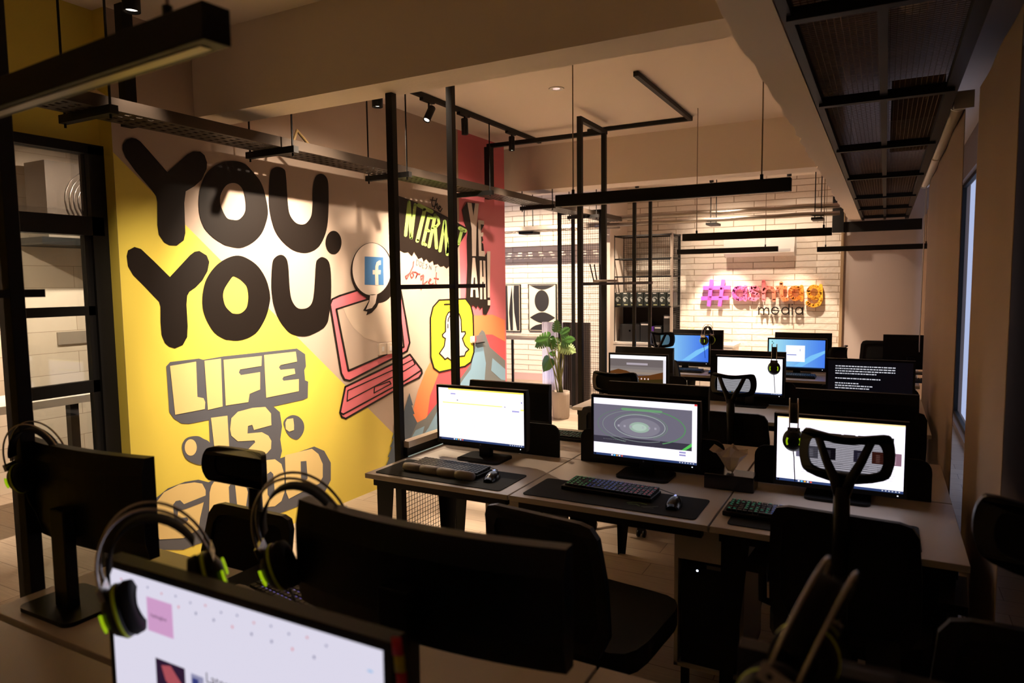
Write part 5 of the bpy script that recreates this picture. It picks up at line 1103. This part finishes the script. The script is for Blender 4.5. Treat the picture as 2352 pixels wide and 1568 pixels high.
# ------------------------------------------------------------------ small table and notice near the plant
tbn = thingw('side_table', 'slim pale table end beside the brick wall behind the near monitors', 'table', (-4.5, 9.5, 0))
MB().box((-5.2, 9.1, 0.86), (-4.05, 9.5, 0.89), deskw).build('table_top', tbn)
for x, y in ((-5.1, 9.15), (-4.15, 9.15), (-5.1, 9.45), (-4.15, 9.45)): MB().box((x-0.015, y-0.015, 0), (x+0.015, y+0.015, 0.86), black).build('leg', tbn)
a, b_ = atY(1177, 854, YB-0.02), atY(1250, 872, YB-0.02)
tag(MB().box((a.x, YB-0.02, a.z-0.25), (b_.x, YB-0.005, a.z), mat('notice_pink', (200, 170, 166), 0.6)).build('notice_board'), 'pinkish board fixed low on the brick wall below the round-shape print', 'board')
# switch plates and bracket on the painted wall
def plate_(px0, py0, px1, py1, label, d=0.012):
    a, b_ = atX(px0, py0, MX), atX(px1, py1, MX); y0, y1, z0, z1 = a.y, b_.y, min(a.z, b_.z), max(a.z, b_.z)
    r = thingw('wall_socket', label, 'wall socket', (MX+0.001, (y0+y1)/2, z0)); MB().box((MX+0.015, y0, z0), (MX+0.015+d, y1, z1), mat('socket_white', (214, 196, 176), 0.5)).build('face_plate', r, bevel=0.002)
    MB().box((MX+0.001, y0+0.004, z0+0.004), (MX+0.015, y1-0.004, z1-0.004), whitep).build('back_box', r)
    MB().box((MX+0.015+d, (y0+y1)/2-0.015, (z0+z1)/2-0.02), (MX+0.018+d, (y0+y1)/2+0.015, (z0+z1)/2+0.02), whitep).build('rocker', r); return r
plate_(865.5, 789, 882, 813, 'pale wall socket on the painted laptop, left of the pair'); plate_(884, 788, 900, 811, 'pale wall socket on the painted laptop, right of the pair'); plate_(1078, 772, 1086, 786, 'small yellowish socket at the edge of the painted yellow square')
p = atX(1098, 778, MX); hk = thingw('wall_hook', 'small metal bracket on the painted mountain peak', 'bracket', (MX, p.y, p.z))
MB().box((MX+0.016, p.y-0.08, p.z-0.045), (MX+0.035, p.y+0.08, p.z-0.035), black).build('ledge', hk)
MB().box((MX+0.014, p.y-0.06, p.z-0.035), (MX+0.018, p.y+0.07, p.z+0.04), mat('bracket_grey', (120, 112, 115), 0.5)).build('plate', hk)
tag(MB().tube([tuple(atX(898, 775, MX)+Vector((0.02, 0, 0))), tuple(atX(901, 785, MX)+Vector((0.03, 0, 0))), tuple(atX(905, 800, MX)+Vector((0.02, 0, 0))), tuple(atX(903, 815, MX)+Vector((0.02, 0, 0)))], 0.008, bplas, 8).build('wall_cable'), 'short black cable beside the sockets on the painted laptop', 'cable')
# ================================================================== BLINDS
def wavy(y0, y1, x, z0, z1, amp, nw, ph, curl=0.0):
    mb = MB(); n = 60; vs = []
    for j in range(2):
        z = (z0, z1)[j]
        for i in range(n+1): t_ = i/n; vs.append((x+amp*math.sin(nw*t_*2*math.pi+ph)+(curl*(1-t_)**6 if j == 0 else 0), y0+(y1-y0)*t_, z))
    mb.add(vs, [(i, i+1, n+2+i, n+1+i) for i in range(n)], blindm, True); return mb
def blind(y0, y1, x, z0, zt, label, amp, nw, tube_=True):
    r = thingw('roller_blind', label, 'blind', (x, (y0+y1)/2, z0)); o = wavy(y0, y1, x, z0, zt, amp, nw, 0.4).build('blind_fabric', r)
    sd = o.modifiers.new('s', 'SOLIDIFY'); sd.thickness = 0.0015
    if tube_:
        MB().cyl((x-0.03, y0-0.02, zt+0.01), (x-0.03, y1+0.02, zt+0.01), 0.036, mat('tube_white', (232, 224, 214), 0.45), 20).build('roller_tube', r)
        for y in (y0-0.03, (y0+y1)/2, y1+0.03): MB().cyl((x-0.03, y-0.012, zt+0.01), (x-0.03, y+0.012, zt+0.01), 0.043, mat('tube_white', (232, 224, 214), 0.45), 20).build('collar', r)
    MB().bar((x, y0+0.01, z0), (x, y1-0.01, z0), 0.012, 0.03, mat('tube_cream', (196, 178, 156), 0.5)).build('bottom_bar', r)
    return r
B1 = blind(2.60, 3.66, 0.34, 0.25, 2.52, 'wide roller blind nearest the camera at the right edge', 0.003, 1.6, False)
B2 = blind(3.98, 7.1, 0.31, 0.35, 2.52, 'roller blind with exposed white tube behind the nearest blind', 0.006, 3.2)
MB().box((0.26, 3.91, 2.49), (0.34, 3.94, 2.57), whitep).build('wall_bracket', B2)
tag(wavy(7.2, 10.6, 0.42, 0.2, 2.5, 0.006, 4, 0).build('fabric_blind'), 'farthest fabric blind beside the plain far wall', 'blind')
cdl = MB()
for dy in (0, 0.06): cdl.tube([(0.29, 7.05+dy, 2.52), (0.285, 7.03+dy, 1.7), (0.28, 7.0+dy, 1.12), (0.28, 6.97+dy*0.5, 1.06)], 0.0035, whitep, 6)
tag(cdl.build('blind_cord'), 'looped white pull cord hanging from the exposed roller tube', 'cord')
